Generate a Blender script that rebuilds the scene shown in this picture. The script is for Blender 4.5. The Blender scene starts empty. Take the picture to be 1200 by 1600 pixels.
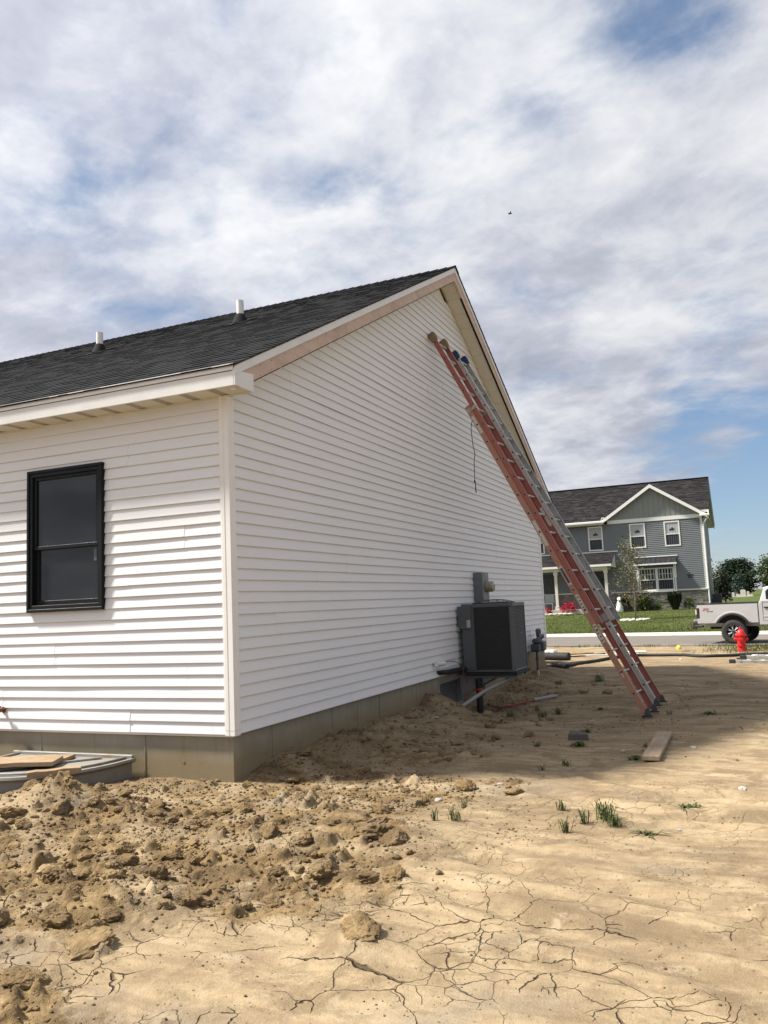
import bpy, bmesh, math, random
import numpy as np
from mathutils import Vector, Matrix

sc = bpy.context.scene
R = math.radians
rnd = random.Random(7)

# ------------------------------------------------------------------ camera, sky, sun, exposure
cd = bpy.data.cameras.new("camera")
cam = bpy.data.objects.new("camera", cd)
sc.collection.objects.link(cam)
YAW, PITCH, ROLL = 0.4076, 0.1122, -0.0434
fw = Vector((-math.sin(YAW) * math.cos(PITCH), math.cos(YAW) * math.cos(PITCH), math.sin(PITCH)))
r0 = fw.cross(Vector((0, 0, 1))).normalized()
u0 = r0.cross(fw)
rt = r0 * math.cos(ROLL) + u0 * math.sin(ROLL)
up = u0 * math.cos(ROLL) - r0 * math.sin(ROLL)
mw = Matrix((rt, up, -fw)).transposed().to_4x4()
mw.translation = Vector((4.0943, -6.0566, 1.0433))
cam.matrix_world = mw
cd.sensor_fit = 'AUTO'
cd.sensor_width = 36.0
cd.lens = 1288.5 / 1600 * 36.0
cd.clip_start, cd.clip_end = 0.05, 6000
sc.camera = cam

SUN = Vector((-0.75, -0.27, 1.0)).normalized()      # towards the sun
sun_elev = math.asin(SUN.z)
sun_rot = math.atan2(SUN.x, SUN.y)
sl = bpy.data.lights.new("sun", 'SUN')
sl.energy = 5.0
sl.angle = R(5.5)
sl.color = (1.0, 0.94, 0.85)
so = bpy.data.objects.new("sun", sl)
so.rotation_euler = SUN.to_track_quat('Z', 'Y').to_euler()
so.location = (0, 0, 40)
sc.collection.objects.link(so)
sc.view_settings.view_transform = 'Standard'
sc.view_settings.look = 'None'
sc.view_settings.exposure = 0.90
sc.view_settings.gamma = 1.0
sc.view_settings.use_curve_mapping = False

# node helper ---------------------------------------------------------------
class NT:
    def __init__(s, tree):
        s.t = tree; s.n = tree.nodes; s.l = tree.links
    def put(s, sock, v):
        if hasattr(v, 'is_output'): s.l.new(v, sock)
        else: sock.default_value = v
    def node(s, typ, ins=None, **kw):
        nd = s.n.new(typ)
        for k, v in kw.items(): setattr(nd, k, v)
        for k, v in (ins or {}).items(): s.put(nd.inputs[k], v)
        return nd
    def math(s, op, a, b=0.0, c=0.0, clamp=False):
        nd = s.node('ShaderNodeMath', {0: a, 1: b, 2: c}, operation=op, use_clamp=clamp); return nd.outputs[0]
    def noise(s, vec, scale, detail=4, rough=0.55, dist=0.0, out=0):
        nd = s.node('ShaderNodeTexNoise', {'Scale': scale, 'Detail': detail, 'Roughness': rough, 'Distortion': dist})
        if vec is not None: s.l.new(vec, nd.inputs['Vector'])
        return nd.outputs[out]
    def ramp(s, f, stops, interp='LINEAR'):
        nd = s.node('ShaderNodeValToRGB', {0: f}); cr = nd.color_ramp; cr.interpolation = interp
        while len(cr.elements) < len(stops): cr.elements.new(0.5)
        for e, (p, c) in zip(cr.elements, stops):
            e.position = p
            e.color = (c, c, c, 1) if not hasattr(c, '__len__') else (*c[:3], 1)
        return nd.outputs[0]
    def mix(s, f, a, b, mode='MIX'):
        nd = s.node('ShaderNodeMix', data_type='RGBA', blend_type=mode)
        s.put(nd.inputs[0], f)
        for i, v in ((6, a), (7, b)):
            if hasattr(v, '__len__'): v = (*v[:3], 1)
            s.put(nd.inputs[i], v)
        return nd.outputs[2]
    def smooth(s, v, a, b, lo=0.0, hi=1.0):
        nd = s.node('ShaderNodeMapRange', {0: v, 1: a, 2: b, 3: lo, 4: hi}, interpolation_type='SMOOTHSTEP'); return nd.outputs[0]
    def mapping(s, vec, scale=(1, 1, 1), loc=(0, 0, 0), rot=(0, 0, 0)):
        nd = s.node('ShaderNodeMapping', {'Scale': scale, 'Location': loc, 'Rotation': rot}); s.l.new(vec, nd.inputs['Vector']); return nd.outputs[0]

# sky ------------------------------------------------------------------------
w = bpy.data.worlds.new("World"); sc.world = w; w.use_nodes = True
N = NT(w.node_tree); N.n.clear()
sky = N.node('ShaderNodeTexSky', sky_type='NISHITA', sun_disc=False, sun_elevation=sun_elev, sun_rotation=sun_rot,
             altitude=200.0, air_density=1.0, dust_density=0.25, ozone_density=3.0)
tc = N.node('ShaderNodeTexCoord')
sep = N.node('ShaderNodeSeparateXYZ', {0: tc.outputs['Generated']})
zz = N.math('MAXIMUM', sep.outputs[2], 0.0)
den = N.math('ADD', zz, 0.20)
px = N.math('DIVIDE', sep.outputs[0], den); py = N.math('DIVIDE', sep.outputs[1], den)
pc = N.node('ShaderNodeCombineXYZ', {0: px, 1: py, 2: 0.0}).outputs[0]
CLOUD_OFF = (3.1, 1.7, 0.0)
pm = N.mapping(pc, scale=(1.0, 1.0, 1.0), loc=CLOUD_OFF, rot=(0, 0, R(20)))
big = N.noise(pm, 0.55, 4, 0.5, 0.2)
med = N.noise(N.mapping(pm, scale=(1.0, 1.25, 1.0)), 2.6, 9, 0.56, 0.25)
fine = N.noise(N.mapping(pm, scale=(1.0, 1.15, 1.0)), 7.5, 7, 0.60, 0.4)
dotn = N.node('ShaderNodeVectorMath', {0: tc.outputs['Generated'], 1: tuple(SUN)}, operation='DOT_PRODUCT').outputs['Value']
sunside = N.math('MULTIPLY_ADD', dotn, 0.5, 0.5)
cov = N.math('ADD', N.math('MULTIPLY', big, 0.30), N.math('MULTIPLY', med, 0.55))
cov = N.math('ADD', cov, N.math('MULTIPLY', fine, 0.18))
# thin places in the cloud deck where the blue shows
OPEN = [((-0.021, 0.818, 0.575), 0.075, 0.17), ((-0.600, 0.660, 0.450), 0.09, 0.085), ((-0.38, 0.80, 0.46), 0.055, 0.065), ((-0.12, 0.85, 0.50), 0.08, 0.07),
        ((0.02, 0.985, 0.165), 0.12, 0.22), ((0.05, 0.992, 0.05), 0.12, 0.24), ((0.22, 0.95, 0.17), 0.16, 0.18), ((0.5, 0.8, 0.3), 0.2, 0.2), ((0.6, -0.5, 0.6), 0.22, 0.15), ((-0.3, -0.8, 0.5), 0.2, 0.12), ((0.9, 0.2, 0.4), 0.2, 0.15)]
wdir = N.node('ShaderNodeVectorMath', {0: tc.outputs['Generated'], 1: N.node('ShaderNodeVectorMath', {0: N.node('ShaderNodeTexNoise', {'Vector': pm, 'Scale': 2.2, 'Detail': 6, 'Roughness': 0.62}).outputs['Color'], 1: (0.20, 0.20, 0.13)}, operation='MULTIPLY').outputs[0]}, operation='ADD').outputs[0]
for d_, r_, amt_ in OPEN:
    dd = Vector(d_).normalized() + Vector((0.10, 0.10, 0.065))
    ds = N.node('ShaderNodeVectorMath', {0: wdir, 1: tuple(dd)}, operation='DISTANCE').outputs['Value']
    cov = N.math('SUBTRACT', cov, N.smooth(ds, r_ * 1.6, 0.0, 0.0, amt_))
cover = N.smooth(cov, 0.27, 0.500)
shade = N.noise(N.mapping(pm, loc=(0.06, 0.11, 3.0)), 2.5, 9, 0.57, 0.25)
shade2 = N.noise(N.mapping(pm, loc=(1.7, 0.4, 1.0)), 6.5, 8, 0.60, 0.3)
sh = N.math('ADD', N.math('MULTIPLY', shade, 0.66), N.math('MULTIPLY', shade2, 0.34))
glow = N.math('MULTIPLY_ADD', N.math('POWER', sunside, 3.0), 0.55, 0.84)
ccol = N.ramp(N.math('MULTIPLY_ADD', N.math('SUBTRACT', sh, 0.5), 2.9, 0.53), [(0.10, (0.365, 0.388, 0.460)), (0.38, (0.485, 0.503, 0.575)), (0.60, (0.625, 0.638, 0.685)), (0.88, (0.775, 0.78, 0.795))])
cl = N.node('ShaderNodeVectorMath', {0: ccol}, operation='SCALE'); N.put(cl.inputs['Scale'], N.math('MULTIPLY', glow, 6.5))
skys = N.node('ShaderNodeVectorMath', {0: sky.outputs[0]}, operation='SCALE'); N.put(skys.inputs['Scale'], 0.60)
skyc = N.mix(0.35, skys.outputs[0], (1.55, 2.3, 3.6))
out = N.mix(N.math('MULTIPLY', cover, 0.97), skyc, cl.outputs[0])
bg = N.node('ShaderNodeBackground', {'Color': out, 'Strength': 0.1})
wo = N.node('ShaderNodeOutputWorld', {'Surface': bg.outputs[0]})

# ------------------------------------------------------------------ mesh helpers
class MB:
    """collects shapes, builds ONE mesh object"""
    def __init__(s): s.v = []; s.f = []; s.c = []
    def add(s, vs, fs, col=None):
        b = len(s.v); s.v += [tuple(p) for p in vs]
        for f in fs: s.f.append(tuple(b + i for i in f)); s.c.append(col)
        return s
    def hexa(s, p, col=None):      # 4 bottom ccw, 4 top ccw
        return s.add(p, [(3, 2, 1, 0), (4, 5, 6, 7), (0, 1, 5, 4), (1, 2, 6, 5), (2, 3, 7, 6), (3, 0, 4, 7)], col)
    def box(s, x0, x1, y0, y1, z0, z1, col=None):
        return s.hexa([(x0, y0, z0), (x1, y0, z0), (x1, y1, z0), (x0, y1, z0), (x0, y0, z1), (x1, y0, z1), (x1, y1, z1), (x0, y1, z1)], col)
    def obox(s, c, ax, ay, az, col=None):   # centre and half axes
        c, ax, ay, az = map(Vector, (c, ax, ay, az))
        return s.hexa([c - ax - ay - az, c + ax - ay - az, c + ax + ay - az, c - ax + ay - az,
                       c - ax - ay + az, c + ax - ay + az, c + ax + ay + az, c - ax + ay + az], col)
    def tube(s, pts, r, n=8, caps=True, col=None):
        pts = [Vector(p) for p in pts]; rs = r if hasattr(r, '__len__') else [r] * len(pts)
        rings = []; prev = None
        for i, p in enumerate(pts):
            t = (pts[min(i + 1, len(pts) - 1)] - pts[max(i - 1, 0)]).normalized()
            if prev is None:
                a = t.orthogonal().normalized()
            else:
                a = (prev - t * prev.dot(t))
                a = a.normalized() if a.length > 1e-6 else t.orthogonal().normalized()
            prev = a; b = t.cross(a)
            rings.append([p + (a * math.cos(2 * math.pi * k / n) + b * math.sin(2 * math.pi * k / n)) * rs[i] for k in range(n)])
        vs = [q for g in rings for q in g]; fs = []
        for i in range(len(pts) - 1):
            for k in range(n):
                k2 = (k + 1) % n
                fs.append((i * n + k, i * n + k2, (i + 1) * n + k2, (i + 1) * n + k))
        if caps:
            fs.append(tuple(reversed(range(n)))); fs.append(tuple(range((len(pts) - 1) * n, len(pts) * n)))
        return s.add(vs, fs, col)
    def lathe(s, prof, n=16, c=(0, 0, 0), axis='Z', col=None, caps=True):   # prof: (r, h)
        vs = []; fs = []
        for r, h in prof:
            for k in range(n):
                a = 2 * math.pi * k / n; x, y = r * math.cos(a), r * math.sin(a)
                p = (x, y, h) if axis == 'Z' else ((h, x, y) if axis == 'X' else (y, h, x))
                vs.append((p[0] + c[0], p[1] + c[1], p[2] + c[2]))
        for i in range(len(prof) - 1):
            for k in range(n):
                k2 = (k + 1) % n; fs.append((i * n + k, i * n + k2, (i + 1) * n + k2, (i + 1) * n + k))
        if caps: fs.append(tuple(reversed(range(n)))); fs.append(tuple(range((len(prof) - 1) * n, len(prof) * n)))
        return s.add(vs, fs, col)
    def prism(s, poly, fn0, fn1, col=None):  # poly 2D ccw, fn maps 2D to 3D at both ends
        n = len(poly); vs = [fn0(*p) for p in poly] + [fn1(*p) for p in poly]
        fs = [tuple(reversed(range(n))), tuple(range(n, 2 * n))] + [(i, (i + 1) % n, n + (i + 1) % n, n + i) for i in range(n)]
        return s.add(vs, fs, col)
    def mesh(s, name):
        me = bpy.data.meshes.new(name); me.from_pydata(s.v, [], s.f); me.update()
        if any(c is not None for c in s.c):
            at = me.attributes.new('tint', 'FLOAT_COLOR', 'FACE')
            at.data.foreach_set('color', [x for c in s.c for x in ((*c, 1.0) if c is not None else (1, 1, 1, 1))])
        return me
    def build(s, name, mat, parent=None, smooth=False, bevel=0.0, seg=1, fix=True):
        me = s.mesh(name)
        if fix:
            bm = bmesh.new(); bm.from_mesh(me); bmesh.ops.recalc_face_normals(bm, faces=bm.faces); bm.to_mesh(me); bm.free()
        return link(name, me, mat, parent, smooth, bevel, seg)

def link(name, me, mat, parent=None, smooth=False, bevel=0.0, seg=1):
    o = bpy.data.objects.new(name, me)
    if mat is not None and not me.materials: me.materials.append(mat)
    if smooth:
        me.polygons.foreach_set('use_smooth', [True] * len(me.polygons))
        if smooth is not True:
            try: me.set_sharp_from_angle(angle=R(smooth))
            except Exception: pass
    sc.collection.objects.link(o)
    if parent is not None: o.parent = parent
    if bevel:
        m = o.modifiers.new('bevel', 'BEVEL'); m.width = bevel; m.segments = seg; m.limit_method = 'ANGLE'; m.angle_limit = R(40)
    return o

def thing(name, label, cat, loc=(0, 0, 0), rz=0.0, group=None):
    o = bpy.data.objects.new(name, None); o.empty_display_size = 0.2
    sc.collection.objects.link(o); o.location = loc; o.rotation_euler = (0, 0, rz)
    return tag(o, label, cat, group)
def tag(o, label=None, cat=None, group=None, kind=None):
    if label: o['label'] = label
    if cat: o['category'] = cat
    if group: o['group'] = group
    if kind: o['kind'] = kind
    return o
def copy_tree(o, parent=None):
    c = o.copy(); sc.collection.objects.link(c); c.parent = parent
    for ch in list(o.children): copy_tree(ch, c)
    return c

# ------------------------------------------------------------------ materials
def mat(name):
    m = bpy.data.materials.new(name); m.use_nodes = True
    n = NT(m.node_tree); n.n.clear()
    b = n.node('ShaderNodeBsdfPrincipled'); o = n.node('ShaderNodeOutputMaterial', {'Surface': b.outputs[0]})
    return m, n, b
def plain(name, col, rough=0.5, metal=0.0, var=0.12, scale=6.0, bump=0.0, bscale=60.0, spec=0.5, dirt=None, dscale=2.5, damt=0.5):
    """a solid colour with mottled wear and fine relief"""
    m, n, b = mat(name)
    co = n.node('ShaderNodeTexCoord').outputs['Object']
    nz = n.noise(co, scale, 5, 0.6)
    c = n.mix(nz, [x * (1 - var) for x in col], [min(1, x * (1 + var)) for x in col])
    if dirt is not None:
        d = n.smooth(n.noise(co, dscale, 6, 0.65, 0.4), 0.48, 0.72, 0, damt)
        c = n.mix(d, c, dirt)
    n.put(b.inputs['Base Color'], c)
    n.put(b.inputs['Roughness'], n.smooth(nz, 0.2, 0.8, max(0.02, rough - 0.08), min(1, rough + 0.1)))
    b.inputs['Metallic'].default_value = metal
    b.inputs['Specular IOR Level'].default_value = spec
    if bump:
        bp = n.node('ShaderNodeBump', {'Height': n.noise(co, bscale, 4, 0.6), 'Strength': 1.0, 'Distance': bump})
        n.put(b.inputs['Normal'], bp.outputs[0])
    return m

M = {}
M['trim'] = plain('white_trim', (0.74, 0.73, 0.71), 0.4, var=0.04, dirt=(0.5, 0.46, 0.4), dscale=1.6, damt=0.25)
M['alu_white'] = plain('white_coil_metal', (0.66, 0.66, 0.65), 0.35, var=0.06, dirt=(0.45, 0.43, 0.4), damt=0.3)
M['soffit'] = plain('vinyl_soffit', (0.59, 0.575, 0.50), 0.5, var=0.05)
M['soffit_vent'] = plain('soffit_vent_strip', (0.34, 0.32, 0.28), 0.6, var=0.1, bump=0.002, bscale=220)
M['black'] = plain('black_frame_vinyl', (0.006, 0.0075, 0.010), 0.5, var=0.15, spec=0.2)
M['rubber'] = plain('black_rubber', (0.012, 0.012, 0.013), 0.75, var=0.3, bump=0.002)
M['pvc'] = plain('white_pvc', (0.72, 0.72, 0.70), 0.35, var=0.05, dirt=(0.4, 0.34, 0.25), damt=0.35, dscale=5)
M['boot'] = plain('vent_boot', (0.016, 0.016, 0.017), 0.8, var=0.2, spec=0.08)
M['acgrey'] = plain('painted_sheet_metal', (0.078, 0.087, 0.095), 0.45, var=0.08, bump=0.0015, bscale=25)
M['acdark'] = plain('dark_coil_fins', (0.038, 0.041, 0.042), 0.6, var=0.25, scale=30)
M['meter'] = plain('meter_grey', (0.13, 0.145, 0.155), 0.45, var=0.08)
M['gasgrey'] = plain('gas_meter_paint', (0.045, 0.052, 0.06), 0.5, var=0.25)
M['galv'] = plain('galvanised_metal', (0.35, 0.36, 0.37), 0.45, 0.5, var=0.2, scale=15)
M['alum'] = plain('weathered_aluminium', (0.43, 0.43, 0.41), 0.42, 0.75, var=0.22, scale=9, dirt=(0.22, 0.2, 0.17), dscale=6, damt=0.6)
M['fib_red'] = plain('red_fibreglass', (0.30, 0.095, 0.072), 0.5, var=0.25, scale=5, dirt=(0.24, 0.13, 0.095), dscale=4, damt=0.5, bump=0.0006)
M['fib_tan'] = plain('faded_orange_fibreglass', (0.37, 0.180, 0.120), 0.6, var=0.16, scale=5, dirt=(0.27, 0.19, 0.135), dscale=5, damt=0.75, bump=0.0006)
M['mitt_tan'] = plain('worn_tan_rubber', (0.20, 0.145, 0.075), 0.8, var=0.35, scale=20, bump=0.003)
M['mitt_blue'] = plain('blue_rubber', (0.012, 0.022, 0.085), 0.6, var=0.3, scale=20, bump=0.002)
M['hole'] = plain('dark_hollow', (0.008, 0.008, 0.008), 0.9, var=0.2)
M['rope'] = plain('rope', (0.06, 0.06, 0.055), 0.9, var=0.3, scale=40)
M['sticker'] = plain('worn_sticker', (0.52, 0.50, 0.45), 0.55, var=0.15, scale=25, dirt=(0.2, 0.16, 0.13), dscale=40, damt=0.8)
M['sticker_dark'] = plain('dark_sticker', (0.05, 0.05, 0.055), 0.5, var=0.3, scale=30)
M['copper'] = plain('copper_brown', (0.16, 0.06, 0.035), 0.5, 0.3, var=0.3, scale=20)
M['redpipe'] = plain('red_orange_tube', (0.26, 0.05, 0.03), 0.5, var=0.15)
M['greypvc'] = plain('grey_conduit', (0.22, 0.22, 0.215), 0.45, var=0.1, dirt=(0.2, 0.16, 0.11), dscale=6, damt=0.5)
M['welplastic'] = plain('grey_well_plastic', (0.24, 0.23, 0.21), 0.55, var=0.1, dirt=(0.22, 0.16, 0.095), dscale=3.5, damt=0.85, spec=0.3)
M['hyd'] = plain('red_hydrant_paint', (0.55, 0.012, 0.016), 0.38, var=0.15, scale=12)
M['stone_white'] = plain('pale_stone', (0.52, 0.49, 0.43), 0.8, var=0.2, bump=0.01, bscale=15)
M['cap'] = plain('yellow_cap', (0.72, 0.60, 0.03), 0.5, var=0.1)
M['brick'] = plain('dark_brick', (0.085, 0.075, 0.065), 0.9, var=0.3, scale=25, bump=0.004)
M['leaf'] = None

def vinyl():
    m, n, b = mat('white_vinyl_siding')
    co = n.node('ShaderNodeTexCoord').outputs['Object']
    oi = n.node('ShaderNodeObjectInfo').outputs['Random']
    nz = n.noise(co, 1.3, 4, 0.55)
    c = n.mix(nz, (0.670, 0.677, 0.692), (0.725, 0.732, 0.745))
    c = n.mix(n.math('MULTIPLY', oi, 0.5), c, (0.685, 0.692, 0.705))
    geo = n.node('ShaderNodeNewGeometry')
    sp = n.node('ShaderNodeSeparateXYZ', {0: geo.outputs['Position']})
    low = n.smooth(sp.outputs[2], 0.0, 0.45, 1, 0)       # splashed mud near the ground
    sm = n.smooth(n.noise(geo.outputs['Position'], 26, 5, 0.7), 0.60, 0.75, 0, 0.55)
    c = n.mix(n.math('MULTIPLY', low, sm), c, (0.42, 0.32, 0.21))
    scuff = n.smooth(n.noise(n.mapping(geo.outputs['Position'], scale=(1.0, 1.0, 7.0)), 2.1, 6, 0.7, 0.6), 0.62, 0.80, 0, 0.22)
    c = n.mix(scuff, c, (0.52, 0.49, 0.45))
    n.put(b.inputs['Base Color'], c)
    b.inputs['Roughness'].default_value = 0.48
    b.inputs['Specular IOR Level'].default_value = 0.35
    gr = n.noise(n.mapping(co, scale=(3, 3, 70)), 3.0, 4, 0.6, 0.5)
    wv = n.noise(n.mapping(co, scale=(1, 1, 3)), 1.6, 2, 0.5)
    h = n.math('ADD', n.math('MULTIPLY', gr, 0.25), n.math('MULTIPLY', wv, 3.0))
    bp = n.node('ShaderNodeBump', {'Height': h, 'Strength': 0.6, 'Distance': 0.0016})
    n.put(b.inputs['Normal'], bp.outputs[0])
    return m
M['vinyl'] = vinyl()

def shingle(name, dark, light, sc_=1.0):
    m, n, b = mat(name)
    co = n.node('ShaderNodeTexCoord').outputs['Object']
    at = n.node('ShaderNodeAttribute', attribute_name='tint').outputs['Color']
    g = n.noise(co, 260 * sc_, 3, 0.7)
    blot = n.noise(co, 3.0 * sc_, 4, 0.6)
    c = n.mix(n.smooth(g, 0.3, 0.72), dark, light)
    c = n.mix(1.0, c, at, 'MULTIPLY')
    c = n.mix(n.smooth(blot, 0.3, 0.7, 0, 0.35), c, dark)
    n.put(b.inputs['Base Color'], c)
    b.inputs['Roughness'].default_value = 0.95
    b.inputs['Specular IOR Level'].default_value = 0.09
    bp = n.node('ShaderNodeBump', {'Height': g, 'Strength': 0.6, 'Distance': 0.003})
    n.put(b.inputs['Normal'], bp.outputs[0])
    return m
M['shingle'] = shingle('charcoal_shingle', (0.006, 0.0065, 0.0075), (0.038, 0.039, 0.043))
M['shingle_far'] = shingle('brown_black_shingle', (0.012, 0.011, 0.0125), (0.050, 0.047, 0.048), 0.3)

def concrete():
    m, n, b = mat('poured_concrete')
    geo = n.node('ShaderNodeNewGeometry'); p = geo.outputs['Position']
    a = n.noise(p, 1.8, 6, 0.6, 0.3); f = n.noise(p, 30, 5, 0.65)
    st = n.noise(n.mapping(p, scale=(7, 7, 0.6)), 1.6, 5, 0.65, 0.4)
    c = n.mix(a, (0.20, 0.185, 0.145), (0.31, 0.285, 0.225))
    c = n.mix(n.smooth(st, 0.5, 0.72, 0, 0.6), c, (0.16, 0.15, 0.125))
    sp = n.node('ShaderNodeSeparateXYZ', {0: p})
    band = n.math('ADD', sp.outputs[2], n.math('MULTIPLY', n.noise(p, 3.5, 5, 0.6), 0.22))
    c = n.mix(n.smooth(band, 0.06, -0.16, 0, 0.85), c, (0.205, 0.158, 0.09))       # dried mud
    c = n.mix(n.smooth(f, 0.62, 0.75, 0, 0.6), c, (0.11, 0.10, 0.085))
    n.put(b.inputs['Base Color'], c); b.inputs['Roughness'].default_value = 0.9
    b.inputs['Specular IOR Level'].default_value = 0.2
    vor = n.node('ShaderNodeTexVoronoi', {'Vector': p, 'Scale': 38.0}).outputs['Distance']
    pit = n.smooth(vor, 0.03, 0.12)
    h = n.math('ADD', n.math('MULTIPLY', f, 0.5), n.math('MULTIPLY', pit, 0.5))
    bp = n.node('ShaderNodeBump', {'Height': h, 'Strength': 0.7, 'Distance': 0.004})
    n.put(b.inputs['Normal'], bp.outputs[0])
    return m
M['concrete'] = concrete()

def wood(name, a, c2, knots=True, ax=(1, 1, 14), sc_=3.0):
    m, n, b = mat(name)
    co = n.node('ShaderNodeTexCoord').outputs['Object']
    oi = n.node('ShaderNodeObjectInfo').outputs['Random']
    v = n.mapping(co, scale=ax); 
    g = n.noise(v, sc_, 7, 0.65, 0.8); s2 = n.noise(co, 1.7, 4, 0.6)
    c = n.mix(n.smooth(g, 0.25, 0.75), a, c2)
    c = n.mix(n.smooth(s2, 0.45, 0.75, 0, 0.5), c, [x * 0.62 for x in a])
    n.put(b.inputs['Base Color'], c); b.inputs['Roughness'].default_value = 0.8
    bp = n.node('ShaderNodeBump', {'Height': g, 'Strength': 0.5, 'Distance': 0.002}); n.put(b.inputs['Normal'], bp.outputs[0])
    return m
M['rakewood'] = wood('raw_pine_board', (0.45, 0.345, 0.285), (0.54, 0.43, 0.365), ax=(1, 1.2, 9), sc_=2.2)
M['plank'] = wood('weathered_plank', (0.235, 0.165, 0.105), (0.37, 0.27, 0.175), ax=(16, 1.5, 16), sc_=2.0)
M['board'] = wood('muddy_lumber', (0.235, 0.158, 0.088), (0.34, 0.242, 0.145), ax=(4, 4, 16), sc_=2.0)

def glass(name, base=(0.012, 0.014, 0.016), rough=0.04, alpha=1.0):
    m, n, b = mat(name)
    co = n.node('ShaderNodeTexCoord').outputs['Object']
    n.put(b.inputs['Base Color'], n.mix(n.noise(co, 2.0, 3), base, [x * 1.6 for x in base]))
    b.inputs['Roughness'].default_value = rough; b.inputs['IOR'].default_value = 1.5; b.inputs['Specular IOR Level'].default_value = 0.36
    wv = n.node('ShaderNodeBump', {'Height': n.noise(co, 1.4, 2), 'Strength': 0.25, 'Distance': 0.004}); n.put(b.inputs['Normal'], wv.outputs[0])
    return m
M['glass'] = glass('dark_window_glass')
M['screen'] = plain('insect_screen', (0.017, 0.019, 0.020), 0.85, var=0.2, scale=60)

# ------------------------------------------------------------------ terrain
_rs = np.random.RandomState(11)
_perm = _rs.permutation(4096)
_grad = np.stack([np.cos(np.linspace(0, 2 * np.pi, 256, False)), np.sin(np.linspace(0, 2 * np.pi, 256, False))], 1)
def perlin(x, y):
    xi = np.floor(x).astype(np.int64); yi = np.floor(y).astype(np.int64)
    xf = x - xi; yf = y - yi
    u = xf * xf * xf * (xf * (xf * 6 - 15) + 10); v = yf * yf * yf * (yf * (yf * 6 - 15) + 10)
    def gd(ix, iy, dx, dy):
        h = _perm[(_perm[ix & 4095] + iy) & 4095] & 255
        g = _grad[h]; return g[..., 0] * dx + g[..., 1] * dy
    a = gd(xi, yi, xf, yf); b = gd(xi + 1, yi, xf - 1, yf)
    c = gd(xi, yi + 1, xf, yf - 1); d = gd(xi + 1, yi + 1, xf - 1, yf - 1)
    return ((a + u * (b - a)) + v * ((c + u * (d - c)) - (a + u * (b - a)))) * 1.5
def fbm(x, y, f, o, g=0.5, ridge=False, seed=0.0):
    t = np.zeros_like(x); amp = 1.0; tot = 0.0
    ca, sa = math.cos(0.6), math.sin(0.6)
    x = x * f + 17.3 + seed * 31.7; y = y * f + 5.9 - seed * 12.1
    for _ in range(o):
        p = perlin(x, y)
        t += amp * (1 - 2 * np.abs(p) if ridge else p); tot += amp
        amp *= g; x, y = (x * ca - y * sa) * 2.03 + 7.7, (x * sa + y * ca) * 2.03 - 3.1
    return t / tot
def sst(v, a, b):
    t = np.clip((v - a) / (b - a), 0, 1); return t * t * (3 - 2 * t)

Y_K = [-300, -60, -6, -3.4, -1, 0.4, 2, 5, 7, 12, 16, 20, 22.2, 24, 60]
Z_K = [-0.6, -0.5, -0.41, -0.405, -0.395, -0.40, -0.45, -0.53, -0.55, -0.555, -0.60, -0.63, -0.655, -0.80, -0.80]
RA = math.radians(-13.4)
def road_s(x, y):      # distance across the road, 0 at its near edge, about 6.6 at the far one
    return (y - 22.35) * math.cos(RA) - (x - 2.66) * math.sin(RA)
# bumps of the dug-up soil: x, y, radius x, radius y, height
BUMPS = [(-0.78, -1.20, .45, .32, .21), (-1.3, -1.75, .7, .5, .03),
         (0.05, 0.9, .32, .5, .15), (0.05, 1.9, .38, .55, .17), (0.05, 2.9, .40, .6, .18), (0.0, 3.9, .42, .55, .19),
         (0.06, 4.75, .38, .42, .30), (0.5, 4.6, .4, .5, .08), (0.6, 3.4, .5, .6, .06), (0.25, 6.4, .55, .9, -.10), (0.55, 7.5, .5, .6, -.07),
         (0.15, 9.2, .5, .9, .14), (0.05, 11.3, .45, 1.0, .16), (0.9, 8.4, .5, .6, .10), (1.9, 1.7, .6, .8, .04),
         (1.95, -1.25, .42, .35, .085), (1.35, -1.4, .5, .4, .06), (2.3, -2.0, .35, .25, .05), (1.1, -2.6, .5, .45, .07),
         (0.75, -3.0, .5, .5, .07), (2.45, -2.72, .16, .2, .06), (1.6, -0.6, .8, .3, .035), (2.9, 0.9, .7, .5, .02)]
def base_z(x, y):
    z = np.interp(y, Y_K, Z_K)
    s = road_s(x, y)
    z = np.where(s > -1.2, z + sst(s, -1.2, 0.0) * (-0.69 - z), z)
    z = np.where(s > -0.02, np.minimum(z, -0.80), z)
    # lot rises slightly to the left of the house corner
    z = z + 0.05 * sst(-x, -0.2, 1.5) * sst(-y, -0.3, 0.6)
    for bx, by, rx, ry, h in BUMPS:
        z = z + h * np.exp(-(((x - bx) / rx) ** 2 + ((y - by) / ry) ** 2))
    return z
def rough_mask(x, y):
    xb = np.interp(y, [-5, -3.6, -3.1, -2.75, -2.3, -1.8, -1.2, -0.6, 0.2, 1.2, 2.5, 4, 6, 9, 14],
                   [2.3, 2.0, 1.62, 1.85, 2.12, 2.30, 2.25, 2.45, 2.0, 1.7, 1.5, 1.0, 0.9, 0.9, 0.5])
    n = fbm(x, y, 1.0, 3, seed=3) * 1.15 + fbm(x, y, 3.2, 3, seed=8) * 0.55
    m = sst(xb - x + n, -0.55, 0.75)
    yard = 0.42 * sst(y - 0.9 * x, 0.0, 2.5) * sst(fbm(x, y, 0.9, 3, seed=41), -0.25, 0.3)
    m = np.maximum(m, yard)
    return m * (1 - 0.75 * sst(y, 13, 15))
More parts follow.
